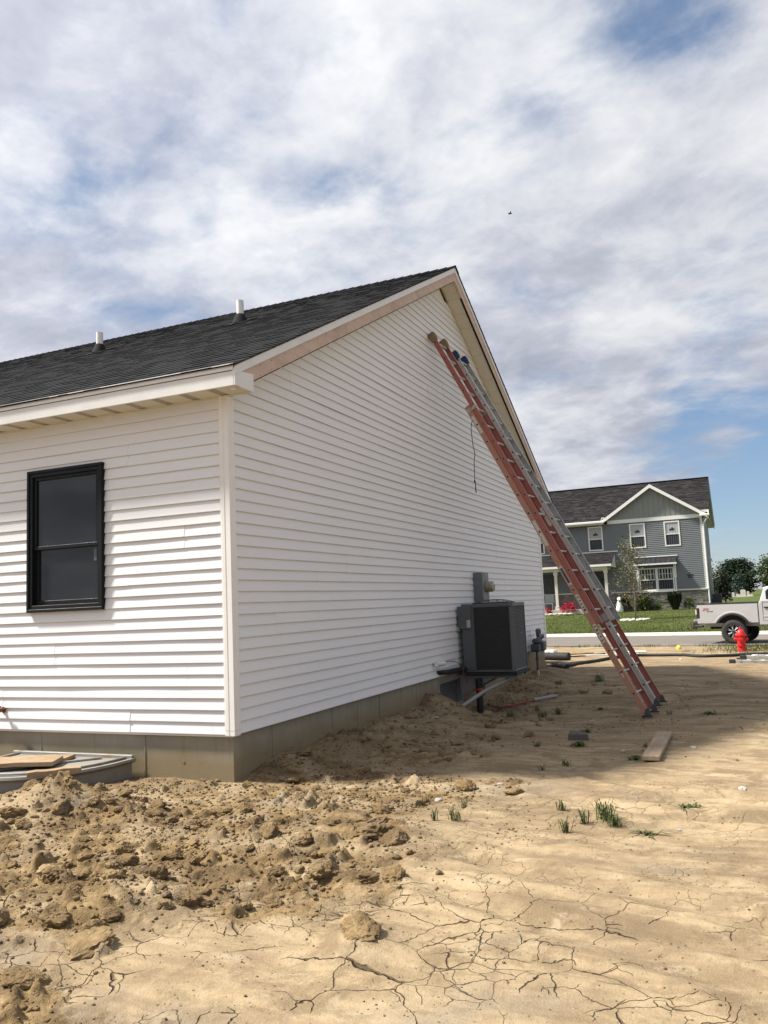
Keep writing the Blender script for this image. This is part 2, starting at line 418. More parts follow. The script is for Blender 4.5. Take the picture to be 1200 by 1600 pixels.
RUTS = [[(2.0, -1.75), (2.61, -2.03), (3.16, -2.32), (3.58, -2.46), (4.6, -2.95)], [(2.5, -1.45), (2.83, -1.62), (3.43, -1.75), (4.2, -2.0), (5.2, -2.2)], [(2.6, 0.2), (3.0, -0.1), (3.6, -0.25), (4.6, -0.35), (6, -.3)], [(2.9, .75), (3.4, .45), (4.1, .30), (5.5, .3)]]
def local_z(x, y):
    """base shape, soft undulation and broken soil"""
    r = rough_mask(x, y)
    near = 1 - sst(y, 14, 20)
    z = base_z(x, y) + 0.018 * fbm(x, y, 0.9, 3, seed=1) + 0.05 * fbm(x, y, 0.06, 2, seed=2) * sst(np.hypot(x, y), 12, 60) * (road_s(x, y) < -3)
    wx = x + 0.10 * fbm(x, y, 2.2, 3, seed=21); wy = y + 0.10 * fbm(x, y, 2.2, 3, seed=22)
    big = fbm(wx, wy, 1.5, 3, 0.5, seed=5)
    mid = fbm(wx, wy * 1.25, 3.4, 5, 0.62, seed=6)
    rdg = fbm(wx, wy * 1.3, 5.2, 5, 0.60, ridge=True, seed=7)
    pat = sst(fbm(x, y * 1.3, 1.6, 3, seed=31), -0.22, 0.20)      # patches left flat between the heaps
    amp = np.interp(y, [-2.0, -1.5, -1.1, -0.7, 0.2, 1.0], [0.85, 0.75, 0.50, 0.28, 0.40, 0.9]); amp = np.maximum(amp, np.exp(-((x - 1.75) / .5) ** 2 - ((y + 1.25) / .35) ** 2))
    tiny = fbm(x, y, 30.0, 2, 0.5, seed=9)
    broken = 0.035 * big + (0.30 + 0.70 * pat) * (0.072 * mid + 0.040 * (rdg - 0.62)) + 0.006 * tiny
    flat = 0.007 * fbm(x * 0.7, y * 1.4, 3.0, 5, 0.6, seed=12) + 0.0045 * np.maximum(0, fbm(x, y, 9.0, 3, 0.6, seed=15)) + 0.0013 * tiny
    for pts_ in RUTS:
        d = np.full_like(x, 9.0)
        for (ax_, ay_), (bx_, by_) in zip(pts_[:-1], pts_[1:]):
            t_ = np.clip(((x - ax_) * (bx_ - ax_) + (y - ay_) * (by_ - ay_)) / ((bx_ - ax_) ** 2 + (by_ - ay_) ** 2), 0, 1)
            d = np.minimum(d, np.hypot(x - ax_ - t_ * (bx_ - ax_), y - ay_ - t_ * (by_ - ay_)))
        d = d + 0.03 * fbm(x, y, 4.0, 2, seed=16)
        flat = flat - 0.020 * np.exp(-(d / 0.075) ** 2) + 0.012 * np.exp(-((d - 0.16) / 0.06) ** 2)
    ruts = 0.012 * sst(np.abs(fbm(x * 0.45 + y * 0.35, y * 1.7 - x * 0.3, 1.3, 2, seed=14)), 0.0, 0.25)
    fade = 0.3 + 0.7 * near
    rc = np.clip(r * (0.30 + 0.75 * pat) * (0.55 + 0.5 * np.minimum(amp, 0.9)), 0, 1)
    return z + r * (broken * amp - 0.008) * fade + (1 - r) * (flat + ruts * near) * fade, rc

def grow(a, b, h0, g, hmax):
    out = []; t = a; h = h0
    while t < b: out.append(t); t += h; h = min(h * g, hmax)
    out.append(b); return out
def build_ground():
    xf = np.arange(-1.7, 4.9, 0.0108)
    xs = np.concatenate([-np.array(grow(1.72, 260, 0.03, 1.22, 40))[::-1], xf, np.array(grow(4.92, 260, 0.03, 1.2, 40))])
    yf = np.arange(-3.75, 0.55, 0.0108)
    ys = np.concatenate([-np.array(grow(3.78, 260, 0.04, 1.25, 40))[::-1], yf, np.array(grow(0.565, 24.5, 0.015, 1.013, 0.09)), np.array(grow(24.7, 44, 0.5, 1.3, 4))])
    X, Y = np.meshgrid(xs, ys); nx, ny = len(xs), len(ys)
    Z, Rm = local_z(X, Y)
    soil = np.zeros_like(X)
    # stamped clods: lumps of turned clay
    rs = np.random.RandomState(5)
    cx = np.concatenate([rs.uniform(-1.3, 2.7, 1500), rs.uniform(-0.1, 2.2, 500)])
    cy = np.concatenate([rs.uniform(-3.7, 0.5, 1500), rs.uniform(0.2, 9, 500)])
    cr = 0.038 + 0.060 * rs.power(0.35, 2000)
    rmask = rough_mask(cx, cy)
    keep = rs.uniform(0, 1, 2000) < rmask ** 1.8 * 0.30 * np.interp(cy, [-1.8, -1.2, -.6, .2, 1], [1, .8, .35, .35, 1])
    for x, y, r in zip(cx[keep], cy[keep], cr[keep]):
        i0, i1 = np.searchsorted(xs, [x - 1.5 * r, x + 1.5 * r]); j0, j1 = np.searchsorted(ys, [y - 1.5 * r, y + 1.5 * r])
        if i1 - i0 < 2 or j1 - j0 < 2: continue
        sx, sy = X[j0:j1, i0:i1] - x, Y[j0:j1, i0:i1] - y
        a = rs.uniform(0, 6.28); e = rs.uniform(0.65, 1.0)
        u = (sx * math.cos(a) + sy * math.sin(a)) / r; v = (-sx * math.sin(a) + sy * math.cos(a)) / (r * e)
        nz = fbm(u + x * 9, v + y * 9, 1.6, 2, seed=rs.randint(50))
        d = np.sqrt(u * u + v * v) + 0.42 * nz
        # faceted chunk: planes that slope away from a broken top
        dome = np.full_like(u, rs.uniform(0.45, 0.85))
        for _k in range(6):
            q_ = rs.uniform(0, 6.28); dome = np.minimum(dome, (rs.uniform(0.55, 1.0) - (np.cos(q_) * u + np.sin(q_) * v)) * rs.uniform(0.7, 2.2))
        dome = np.minimum(dome, (1.0 - d) * 2.0)
        dome = np.clip(dome, 0, 1) * r
        Z[j0:j1, i0:i1] += dome * (0.9 + 0.25 * nz)
        soil[j0:j1, i0:i1] = np.where(dome > 0.2 * r, rs.uniform(0.15, 1.0), soil[j0:j1, i0:i1])
    # keep the sheet out of the basement
    ins = (X < -0.10) & (Y > 0.10) & (Y < 11.9)
    Z = np.where(ins, np.minimum(Z, -0.75), Z)
    well = (X < -1.04) & (X > -2.50) & (Y > -0.98) & (Y < 0.02) & (((X + 1.77) / 0.74) ** 2 + ((Y + 0.03) / 0.98) ** 2 < 1.0)
    Z = np.where(well, -1.0, Z)
    co = np.stack([X.ravel(), Y.ravel(), Z.ravel()], 1).astype(np.float32)
    idx = np.arange(nx * ny).reshape(ny, nx)
    q = np.stack([idx[:-1, :-1], idx[:-1, 1:], idx[1:, 1:], idx[1:, :-1]], -1).reshape(-1, 4).astype(np.int32)
    me = bpy.data.meshes.new('dirt_ground')
    me.vertices.add(len(co)); me.vertices.foreach_set('co', co.ravel())
    me.loops.add(q.size); me.loops.foreach_set('vertex_index', q.ravel())
    me.polygons.add(len(q)); me.polygons.foreach_set('loop_start', np.arange(0, q.size, 4, dtype=np.int32))
    me.polygons.foreach_set('use_smooth', np.ones(len(q), dtype=bool))
    me.update(calc_edges=True)
    for nm, arr in (('rough', Rm), ('clod', soil)):
        a = me.attributes.new(nm, 'FLOAT', 'POINT'); a.data.foreach_set('value', arr.ravel().astype(np.float32))
    return me, (xs, ys, Z)

def dirt_material(name, attr=True):
    m, n, b = mat(name)
    geo = n.node('ShaderNodeNewGeometry'); p = geo.outputs['Position']
    if attr:
        rough = n.node('ShaderNodeAttribute', attribute_name='rough').outputs['Fac']
        clod = n.node('ShaderNodeAttribute', attribute_name='clod').outputs['Fac']
    else:
        rough = 1.0; clod = n.node('ShaderNodeObjectInfo').outputs['Random']
    big = n.noise(p, 0.9, 5, 0.6, 0.5); med = n.noise(p, 4.5, 6, 0.65, 0.6); fine = n.noise(p, 22, 6, 0.7, 0.3); grit = n.noise(p, 120, 3, 0.7)
    # crust of the dried flat mud, streaked by the flow of the water that left it
    strk = n.noise(n.mapping(p, scale=(1.0, 4.0, 1.0), rot=(0, 0, R(-14))), 1.5, 7, 0.64, 0.7)
    crust = n.ramp(n.math('ADD', n.math('MULTIPLY', strk, 0.6), n.math('MULTIPLY', big, 0.4)),
                   [(0.33, (0.150, 0.106, 0.062)), (0.45, (0.225, 0.166, 0.100)), (0.56, (0.325, 0.248, 0.150)), (0.70, (0.385, 0.308, 0.198))])
    m1 = n.noise(p, 2.4, 7, 0.68, 0.4); m2 = n.noise(n.mapping(p, loc=(3, 8, 1)), 6.5, 7, 0.70, 0.3)
    crust = n.mix(n.smooth(m1, 0.50, 0.62, 0, 0.80), crust, (0.165, 0.120, 0.070))
    crust = n.mix(n.smooth(m2, 0.50, 0.64, 0, 0.62), crust, (0.180, 0.134, 0.080))
    crust = n.mix(n.smooth(m2, 0.44, 0.30, 0, 0.55), crust, (0.40, 0.335, 0.235))
    crust = n.mix(n.smooth(n.noise(n.mapping(p, loc=(1, 4, 1)), 0.8, 6, 0.6, 0.5), 0.55, 0.68, 0, 0.5), crust, (0.235, 0.205, 0.16))
    soilc = n.ramp(med, [(0.30, (0.060, 0.040, 0.020)), (0.43, (0.145, 0.097, 0.046)), (0.54, (0.245, 0.168, 0.080)), (0.66, (0.345, 0.258, 0.142))])
    soilc = n.mix(n.smooth(n.noise(p, 2.6, 4, 0.6, 0.3), 0.55, 0.7, 0, 0.45), soilc, (0.22, 0.20, 0.165))  # grey clay
    soilc = n.mix(n.smooth(n.noise(n.mapping(p, loc=(5, 2, 1)), 3.4, 4, 0.6), 0.58, 0.68, 0, 0.5), soilc, (0.23, 0.125, 0.045))  # rusty clay
    soilc = n.mix(n.smooth(n.noise(n.mapping(p, loc=(2, 9, 4)), 1.4, 6, 0.66, 0.4), 0.50, 0.62, 0, 0.62), soilc, (0.105, 0.068, 0.036))
    soilc = n.mix(n.smooth(clod, 0.0, 1.0, 0, 0.3), soilc, (0.14, 0.097, 0.052))
    rr = n.smooth(n.math('ADD', rough, n.math('MULTIPLY_ADD', fine, 0.7, -0.35)), 0.2, 0.75)
    c = n.mix(rr, crust, soilc)
    sp = n.node('ShaderNodeSeparateXYZ', {0: p})
    # separate mottled brown tone for the dirt beside and behind the house
    yd = n.math('SUBTRACT', sp.outputs[1], n.math('MULTIPLY', sp.outputs[0], 1.15))
    yard = n.math('MULTIPLY', n.smooth(n.math('ADD', yd, n.math('MULTIPLY', big, 2.4)), 0.2, 3.6), n.smooth(sp.outputs[1], 19, 12))
    ytone = n.ramp(n.noise(n.mapping(p, scale=(0.8, 1.6, 1)), 1.6, 7, 0.68, 0.6), [(0.3, (0.100, 0.070, 0.040)), (0.45, (0.165, 0.120, 0.072)), (0.57, (0.25, 0.19, 0.118)), (0.72, (0.33, 0.26, 0.168))])
    c = n.mix(n.math('MULTIPLY', yard, 0.85), c, ytone)
    # loose specks and pebbles
    c = n.mix(n.smooth(fine, 0.60, 0.74, 0, 0.55), c, (0.11, 0.078, 0.047))
    c = n.mix(n.smooth(grit, 0.35, 0.75, 0, 0.35), c, n.mix(0.5, c, (0.42, 0.34, 0.22)))
    vp = n.node('ShaderNodeTexVoronoi', {'Vector': p, 'Scale': 46.0, 'Randomness': 1.0})
    peb = n.math('MULTIPLY', n.smooth(vp.outputs['Distance'], 0.30, 0.22), n.math('GREATER_THAN', n.node('ShaderNodeSeparateColor', {0: vp.outputs['Color']}).outputs[0], 0.90))
    c = n.mix(n.math('MULTIPLY', peb, 0.7), c, n.mix(n.node('ShaderNodeSeparateColor', {0: vp.outputs['Color']}).outputs[1], (0.09, 0.065, 0.045), (0.30, 0.25, 0.18)))
    h = n.math('ADD', n.math('MULTIPLY', fine, 0.55), n.math('MULTIPLY', grit, 0.18))
    h = n.math('ADD', h, n.math('MULTIPLY', n.noise(p, 60, 4, 0.7), 0.35))
    h = n.math('MULTIPLY', h, n.math('MULTIPLY_ADD', rr, 0.6, 0.55))
    h = n.math('ADD', h, n.math('MULTIPLY', peb, 0.25))
    if attr:
        # drying cracks: big irregular plates, thin, fading in and out
        wp = n.node('ShaderNodeVectorMath', {0: n.node('ShaderNodeTexNoise', {'Vector': p, 'Scale': 3.0, 'Detail': 4, 'Roughness': 0.6}).outputs['Color'], 1: (0.22, 0.22, 0.0)}, operation='MULTIPLY').outputs[0]
        wv = n.node('ShaderNodeVectorMath', {0: p, 1: wp}, operation='ADD').outputs[0]
        wv = n.node('ShaderNodeVectorMath', {0: wv, 1: (1, 1, 0)}, operation='MULTIPLY').outputs[0]
        def crack(scale, wid, seed, lo, hi):
            e = n.node('ShaderNodeTexVoronoi', {'Vector': n.mapping(wv, loc=(seed, seed * .7, 0)), 'Scale': scale, 'Randomness': 1.0}, feature='DISTANCE_TO_EDGE').outputs['Distance']
            gate = n.smooth(n.noise(n.mapping(p, loc=(seed, 0, 0)), 1.7, 3, 0.6), lo, hi)
            wdt = n.math('MULTIPLY', gate, wid * scale)
            return n.math('MULTIPLY', n.smooth(n.math('SUBTRACT', e, wdt), 0.0022 * scale, -0.0004 * scale), n.smooth(gate, 0.05, 0.3))
        ck = n.math('MAXIMUM', crack(3.0, 0.0011, 0.0, 0.44, 0.68), n.math('MULTIPLY', crack(7.5, 0.0007, 4.0, 0.49, 0.66), 0.65))
        ck = n.math('MULTIPLY', ck, n.smooth(rr, 0.75, 0.25))
        ck = n.math('MULTIPLY', ck, n.math('MULTIPLY_ADD', n.smooth(n.math('ADD', sp.outputs[1], n.math('MULTIPLY', sp.outputs[0], 0.12)), -1.2, -2.0), 0.72, n.smooth(sp.outputs[1], 1.2, -0.3, 0, 0.28)))
        c = n.mix(n.math('MULTIPLY', ck, 0.74), c, (0.035, 0.022, 0.012))
        h = n.math('SUBTRACT', h, n.math('MULTIPLY', ck, 1.1))
    n.put(b.inputs['Base Color'], c)
    b.inputs['Roughness'].default_value = 0.95; b.inputs['Specular IOR Level'].default_value = 0.12
    bp = n.node('ShaderNodeBump', {'Height': h, 'Strength': 1.0, 'Distance': 0.02})
    n.put(b.inputs['Normal'], bp.outputs[0])
    return m
M['dirt'] = dirt_material('dug_clay_soil'); M['clod'] = dirt_material('clay_clod', False)
gme, GRID = build_ground()
tag(link('dirt_ground', gme, M['dirt']), kind='structure')
def gz(x, y):
    xs, ys, Z = GRID
    i = min(max(int(np.searchsorted(xs, x)) - 1, 0), len(xs) - 2); j = min(max(int(np.searchsorted(ys, y)) - 1, 0), len(ys) - 2)
    a = (x - xs[i]) / (xs[i + 1] - xs[i]); b_ = (y - ys[j]) / (ys[j + 1] - ys[j])
    return float((Z[j, i] * (1 - a) + Z[j, i + 1] * a) * (1 - b_) + (Z[j + 1, i] * (1 - a) + Z[j + 1, i + 1] * a) * b_)

# road, kerb, lawn --------------------------------------------------------------
ROADV = Vector((math.cos(RA), math.sin(RA), 0)); ROADN = Vector((-math.sin(RA), math.cos(RA), 0)); ROADO = Vector((2.66, 22.35, 0))
def rp(t, s, z): return tuple(ROADO + ROADV * t + ROADN * s + Vector((0, 0, z)))
def asphalt():
    m, n, b = mat('grey_asphalt')
    p = n.node('ShaderNodeNewGeometry').outputs['Position']
    c = n.mix(n.noise(p, 0.5, 5, 0.6), (0.105, 0.090, 0.076), (0.150, 0.130, 0.110))
    c = n.mix(n.smooth(n.noise(p, 90, 3, 0.7), 0.35, 0.7, 0, 0.6), c, (0.16, 0.147, 0.134))
    c = n.mix(n.smooth(n.noise(n.mapping(p, scale=(0.3, 1, 1)), 1.1, 5, 0.65), 0.5, 0.75, 0, 0.6), c, (0.25, 0.205, 0.15))
    n.put(b.inputs['Base Color'], c); b.inputs['Roughness'].default_value = 0.9
    bp = n.node('ShaderNodeBump', {'Height': n.noise(p, 110, 3), 'Strength': 0.5, 'Distance': 0.006}); n.put(b.inputs['Normal'], bp.outputs[0])
    return m
M['asphalt'] = asphalt()
M['kerb'] = plain('kerb_concrete', (0.47, 0.44, 0.38), 0.85, var=0.15, scale=2, bump=0.004, bscale=30, dirt=(0.25, 0.22, 0.18), damt=0.4)
s_ = MB(); T = [-220, -60, -25, -10, 0, 10, 25, 60, 220]
s_.v = [rp(t, s, -0.68) for t in T for s in (-0.02, 6.55)]
s_.f = [(2 * i, 2 * i + 2, 2 * i + 3, 2 * i + 1) for i in range(len(T) - 1)]; s_.c = [None] * len(s_.f)
tag(s_.build('road', M['asphalt'], fix=False), kind='structure')
kb = MB()
KP = [(6.5, -0.78), (6.5, -0.672), (6.62, -0.66), (6.72, -0.585), (6.76, -0.573), (7.02, -0.57), (7.02, -0.78)]
for k in range(-24, 25):
    a, c_ = k * 3.0, k * 3.0 + 2.985
    kb.prism(list(reversed(KP)), lambda s, z, t=a: rp(t, s, z), lambda s, z, t=c_: rp(t, s, z))
tag(kb.build('kerb', M['kerb']), kind='structure')

def grass_mat(name, a=(0.042, 0.064, 0.012), b2=(0.085, 0.110, 0.024), dry=(0.145, 0.13, 0.045)):
    m, n, b = mat(name)
    p = n.node('ShaderNodeNewGeometry').outputs['Position']
    c = n.mix(n.smooth(n.noise(n.mapping(p, scale=(1, 1.6, 1)), 1.0, 6, 0.7), 0.3, 0.7), a, b2)
    c = n.mix(n.smooth(n.noise(p, 9, 5, 0.7), 0.5, 0.75, 0, 0.5), c, dry)
    c = n.mix(n.smooth(n.noise(p, 0.22, 4, 0.6), 0.5, 0.7, 0, 0.35), c, dry)
    n.put(b.inputs['Base Color'], c); b.inputs['Roughness'].default_value = 0.85; b.inputs['Specular IOR Level'].default_value = 0.2
    bp = n.node('ShaderNodeBump', {'Height': n.noise(p, 26, 4, 0.7), 'Strength': 1.0, 'Distance': 0.05}); n.put(b.inputs['Normal'], bp.outputs[0])
    return m
M['lawn'] = grass_mat('mown_lawn')
def lawn_z(s):   # s = distance from the road's near edge
    return float(np.interp(s, [7.02, 8, 14, 22, 24.5, 60, 140, 1500], [-0.575, -0.55, -0.33, 0.0, 0.03, -0.05, -0.18, -0.2]))
lw = MB(); S = [7.02, 8, 10, 12, 14, 16, 18, 20, 22, 24.5, 30, 40, 60, 90, 140, 300, 700, 1600]
TT = [-1200, -500, -200, -90, -50, -30, -20, -12, -6, 0, 6, 12, 20, 30, 50, 90, 200, 500, 1200]
lw.v = [rp(t, s, lawn_z(s)) for s in S for t in TT]
nt = len(TT)
lw.f = [(j * nt + i, j * nt + i + 1, (j + 1) * nt + i + 1, (j + 1) * nt + i) for j in range(len(S) - 1) for i in range(nt - 1)]; lw.c = [None] * len(lw.f)
tag(lw.build('lawn', M['lawn'], smooth=True, fix=False), kind='structure')
def lz(x, y): return lawn_z(road_s(x, y))
def blades(name, pts, mat_, hmin, hmax, wd, seed=1, lean=0.4, kind='stuff'):
    g = MB(); q = random.Random(seed)
    for x, y, z in pts:
        a = q.uniform(0, 6.28); h = q.uniform(hmin, hmax); l = q.uniform(0, lean) * h; a2 = q.uniform(0, 6.28)
        dx, dy = math.cos(a) * wd / 2, math.sin(a) * wd / 2
        g.add([(x - dx, y - dy, z - 0.01), (x + dx, y + dy, z - 0.01), (x + math.cos(a2) * l, y + math.sin(a2) * l, z + h)], [(0, 1, 2)])
    return tag(g.build(name, mat_, fix=False), kind=kind)
M['blade'] = grass_mat('grass_blade', (0.050, 0.072, 0.016), (0.095, 0.115, 0.030))
M['weed'] = grass_mat('weed_green', (0.05, 0.078, 0.022), (0.12, 0.15, 0.05), (0.24, 0.20, 0.10))
pts = []
for _ in range(42000):
    t = rnd.uniform(-14, 12); s = 7.05 + rnd.random() ** 1.5 * 15
    p = rp(t, s, 0); pts.append((p[0], p[1], lawn_z(s)))
blades('lawn_grass', pts, M['blade'], 0.03, 0.09, 0.022, 3)
pts = []
for _ in range(9000):
    t = rnd.uniform(0.7, 7); s = -rnd.uniform(0.1, 4.6)
    if rnd.random() > min(1, (t - 0.6) * 0.55) * (0.95 if s > -3.6 else 0.35): continue
    p = rp(t, s, 0); pts.append((p[0], p[1], gz(p[0], p[1])))
for _ in range(1500):
    t = rnd.uniform(-7, 1.5); s = -abs(rnd.gauss(0.15, 0.35))
    if perl_ := (math.sin(t * 3.1) + math.sin(t * 7.7 + 1) > 0.2): p = rp(t, s, 0); pts.append((p[0], p[1], gz(p[0], p[1])))
blades('verge_grass', pts, M['blade'], 0.04, 0.13, 0.014, 4)

# ------------------------------------------------------------------ the white house
H = 0.1016            # siding course
W_ = 12.0             # gable width
LX = 13.5             # length of the eave wall that is built
XO, YO = 0.27, 0.28   # rake and eave overhang
PIT = 0.5075
ZE = 3.134            # roof edge at y = -0.276
YR = 6.03             # ridge
def ztop(y): return ZE + PIT * (y + 0.276) if y <= YR else ZE + PIT * (2 * YR + 0.276 - y)
house = thing('white_house', 'single storey white house under construction with vinyl siding and a dark shingle roof', 'house', (0, 0, 0))
hash_ = random.Random(3)
def siding_panel(origin, u, nrm, lo, hi, z0, courses, off, name='siding_panel'):
    """double-course vinyl panel; lo(z), hi(z) give its ends along u"""
    prof = []
    for k in range(courses):
        a, b = z0 + k * H, z0 + (k + 1) * H
        prof += [(a + 0.004, 0.0075 if k else 0.004), (a, 0.0110), (a, 0.0172), (a + 0.004, 0.0184), (a + 0.45 * H, 0.0120), (b + (0.008 if k < courses - 1 else 0.004), 0.0020)]
    u0, u1 = lo(z0), hi(z0)
    n = max(2, int((u1 - u0) / 0.42))
    vs = []; fs = []
    ph = hash_.uniform(0, 9)
    for i in range(n + 1):
        for z, o in prof:
            a, b = lo(z), hi(z); t = a + (b - a) * i / n
            wob = 0.0013 * math.sin(t * 2.1 + ph) + 0.0008 * math.sin(t * 5.3 + ph * 2)
            sag = 0.0009 * math.sin(t * 1.3 + ph * 3)
            p = origin + u * t + nrm * (o + off + wob) + Vector((0, 0, z + sag))
            vs.append(tuple(p))
    m_ = len(prof)
    for i in range(n):
        for k in range(m_ - 1):
            fs.append((i * m_ + k, (i + 1) * m_ + k, (i + 1) * m_ + k + 1, i * m_ + k + 1))
    # returns at both ends so that a lap shows an edge
    g = MB(); g.add(vs, fs)
    for i in (0, n):
        base = [vs[i * m_ + k] for k in range(m_)]
        inn = [tuple(Vector(q) - nrm * 0.004) for q in base]
        g.add(base + inn, [(k, k + 1, m_ + k + 1, m_ + k) for k in range(m_ - 1)])
    me = g.mesh(name)
    me.polygons.foreach_set('use_smooth', [False] * len(me.polygons))
    return link(name, me, M['vinyl'], house)

# eave wall (faces the camera's left): runs along -x
U, NN = Vector((-1, 0, 0)), Vector((0, -1, 0))
WIN = (1.385, 2.335, 1.115, 2.505)      # window outline: -x from, to, z from, to
def wall_row(z0, courses, row):
    seams = []
    t = 0.075 + [1.05, 2.62, 0.42, 1.95, 3.1, 1.5][row % 6]
    while t < LX - 0.4:
        seams.append(t); t += 3.66
    edges = [0.068] + seams + [LX]
    for i in range(len(edges) - 1):
        a, b = edges[i] - (0.022 if i else 0), edges[i + 1]
        off = 0.0012 if i % 2 else 0.0
        z1 = z0 + courses * H
        if z1 < WIN[2] + 0.02 or z0 > WIN[3] - 0.02 or b <= WIN[0] or a >= WIN[1]:
            siding_panel(Vector((0, 0, 0)), U, NN, lambda z, q=a: q, lambda z, q=b: q, z0, courses, off); continue
        for k in range(courses):
            zk = z0 + k * H; cuts = []
            if zk + H < WIN[2] + 0.02 or zk > WIN[3] - 0.02: cuts = [(a, b)]
            else:
                if a < WIN[0]: cuts.append((a, min(b, WIN[0] + 0.03)))
                if b > WIN[1]: cuts.append((max(a, WIN[1] - 0.03), b))
            for c0, c1 in cuts:
                if c1 - c0 > 0.03: siding_panel(Vector((0, 0, 0)), U, NN, lambda z, q=c0: q, lambda z, q=c1: q, zk, 1, off)
row = 0; z = 0.0
while z < 2.95 - 0.02:
    nc = 2 if z + 2 * H < 2.96 else 1
    wall_row(z, nc, row); z += nc * H; row += 1
g = MB(); g.box(-WIN[1] + 0.02, -WIN[0] - 0.02, -0.0075, 0.003, WIN[3] - 0.004, 25 * H + 0.006); g.build('siding_filler', M['vinyl'], house)
# gable wall: runs along +y, faces +x
U2, N2 = Vector((0, 1, 0)), Vector((1, 0, 0))
def gl(z): return max(0.068, (z - (ZE - 0.225 - PIT * -0.276)) / PIT + 0.01) if z > 3.0 else 0.068
row = 0; z = 0.0
while z < 6.0:
    nc = 2
    zt = z + 2 * H
    lo = lambda q: max(0.068, (q - (ZE - 0.215 + PIT * 0.276)) / PIT)
    hi = lambda q: min(W_ - 0.068, 2 * YR - max(0.068, (q - (ZE - 0.215 + PIT * 0.276)) / PIT))
    if hi(zt) - lo(zt) < 0.15: break
    a0, b0 = lo(z), hi(z)
    offs = [2.3, 3.35, 1.15, 2.9, 0.75, 3.0, 1.6][row % 7]
    seams = [s for s in (offs, offs + 3.66, offs + 7.32, offs + 10.98) if a0 + 0.6 < s < b0 - 0.6]
    ed = [None] + seams + [None]
    for i in range(len(ed) - 1):
        l_ = lo if ed[i] is None else (lambda q, s=ed[i] - 0.022: max(s, lo(q)))
        h_ = hi if ed[i + 1] is None else (lambda q, s=ed[i + 1]: min(s, hi(q)))
        siding_panel(Vector((0, 0, 0)), U2, N2, l_, h_, z, nc, 0.0012 if i % 2 else 0.0)
    z = zt; row += 1
# sheathing behind the siding and the wall ends that close the shell
g = MB()
for a0, a1, b0, b1 in ((0.012, WIN[0], -0.02, 2.97), (WIN[1], LX, -0.02, 2.97), (WIN[0], WIN[1], -0.02, WIN[2]), (WIN[0], WIN[1], WIN[3], 2.97)): g.box(-a1, -a0, 0.004, 0.12, b0, b1)
g.add([(-0.006, 0.02, 0.0), (-0.006, W_ - 0.02, 0.0), (-0.006, W_ - 0.02, 2.9), (-0.006, YR, 6.05), (-0.006, 0.02, 2.9),
       (-0.12, 0.02, 0.0), (-0.12, W_ - 0.02, 0.0), (-0.12, W_ - 0.02, 2.9), (-0.12, YR, 6.05), (-0.12, 0.02, 2.9)],
      [(0, 1, 2, 3, 4), (9, 8, 7, 6, 5), (0, 5, 6, 1), (1, 6, 7, 2), (2, 7, 8, 3), (3, 8, 9, 4), (4, 9, 5, 0)])
g.box(-LX, -0.02, W_ - 0.12, W_, -0.02, 2.97); g.box(-LX - 0.1, -LX + 0.02, 0.01, W_, -0.02, 2.97)
g.build('sheathing', M['trim'], house)
# corner posts
def corner(name, sy, y):
    # fluted L-shaped vinyl post round the corner (0, y)
    o, wd = 0.024, 0.078
    prof = [(0.004, -wd), (-o + 0.004, -wd), (-o + 0.004, -wd + .010), (-o, -wd + .014), (-o, -.034), (-o + .004, -.030), (-o + .004, -.022), (-o, -.018), (-o, o - .004)]
    left = [(u_, v_) for v_, u_ in prof]            # on the eave wall: (x, y)
    right = [(-v_, -u_) for u_, v_ in [(b_, a_) for a_, b_ in prof]][::-1]
    poly = [(a_, b_) for a_, b_ in left] + [(o, -o)] + [(-p[1], -p[0]) for p in left][::-1] + [(-0.002, 0.002)]
    poly = [(px_, y + sy * py_) for px_, py_ in poly]
    g_ = MB(); g_.prism(poly, lambda a_, b_: (a_, b_, 0.036), lambda a_, b_: (a_, b_, 2.955))
    ob = g_.build(name, M['trim'], house)
    g_ = MB(); g_.prism(poly, lambda a_, b_: (a_ * 0.97, y + (b_ - y) * 0.97, -0.006), lambda a_, b_: (a_ * 0.97, y + (b_ - y) * 0.97, 0.034)); g_.build('post_cap', M['trim'], ob)
corner('corner_post', 1, 0.0); corner('corner_post', -1, W_)
# foundation with form-panel joints
fd = MB()
FX, FY = -0.028, 0.028
fd.box(-LX, FX, FY, FY + 0.22, -1.3, -0.004)
fd.box(FX - 0.22, FX, FY + 0.22, 5.16, -1.3, -0.004); fd.box(FX - 0.22, FX, 6.24, W_ - FY, -1.3, -0.004)
fd.box(FX - 0.22, FX, 5.16, 6.24, -1.3, -0.50); fd.box(FX - 0.22, FX, 5.16, 6.24, -0.075, -0.004)
fo = fd.build('foundation', M['concrete'], house)
fj = MB()
for k in range(1, 22):
    x = -0.62 * k + 0.27
    if k % 2: continue
    fj.box(x - 0.006, x + 0.006, FY - 0.003 - 0.0015 * (k % 3), FY + 0.01, -1.2, -0.008)
for k in range(1, 20):
    y = 0.61 * k + 0.05
    if k % 2 == 0 and k != 4: continue
    if 5.05 < y < 6.3: continue
    fj.box(FX - 0.01, FX + 0.003 + 0.0015 * (k % 3), y - 0.006, y + 0.006, -1.2, -0.008)
for k, (a, b) in enumerate([(0.55, 0.62), (2.45, 0.5), (1.2, 0.66), (3.05, 0.4), (4.2, 0.55)]):
    fj.lathe([(0.014, -0.006), (0.014, 0.004)], 8, (FX, a, -b * 0.4), 'X'); fj.lathe([(0.014, -0.004), (0.014, 0.006)], 8, (-a, FY, -b * 0.4), 'Y')
fj.build('form_joints', M['concrete'], fo)
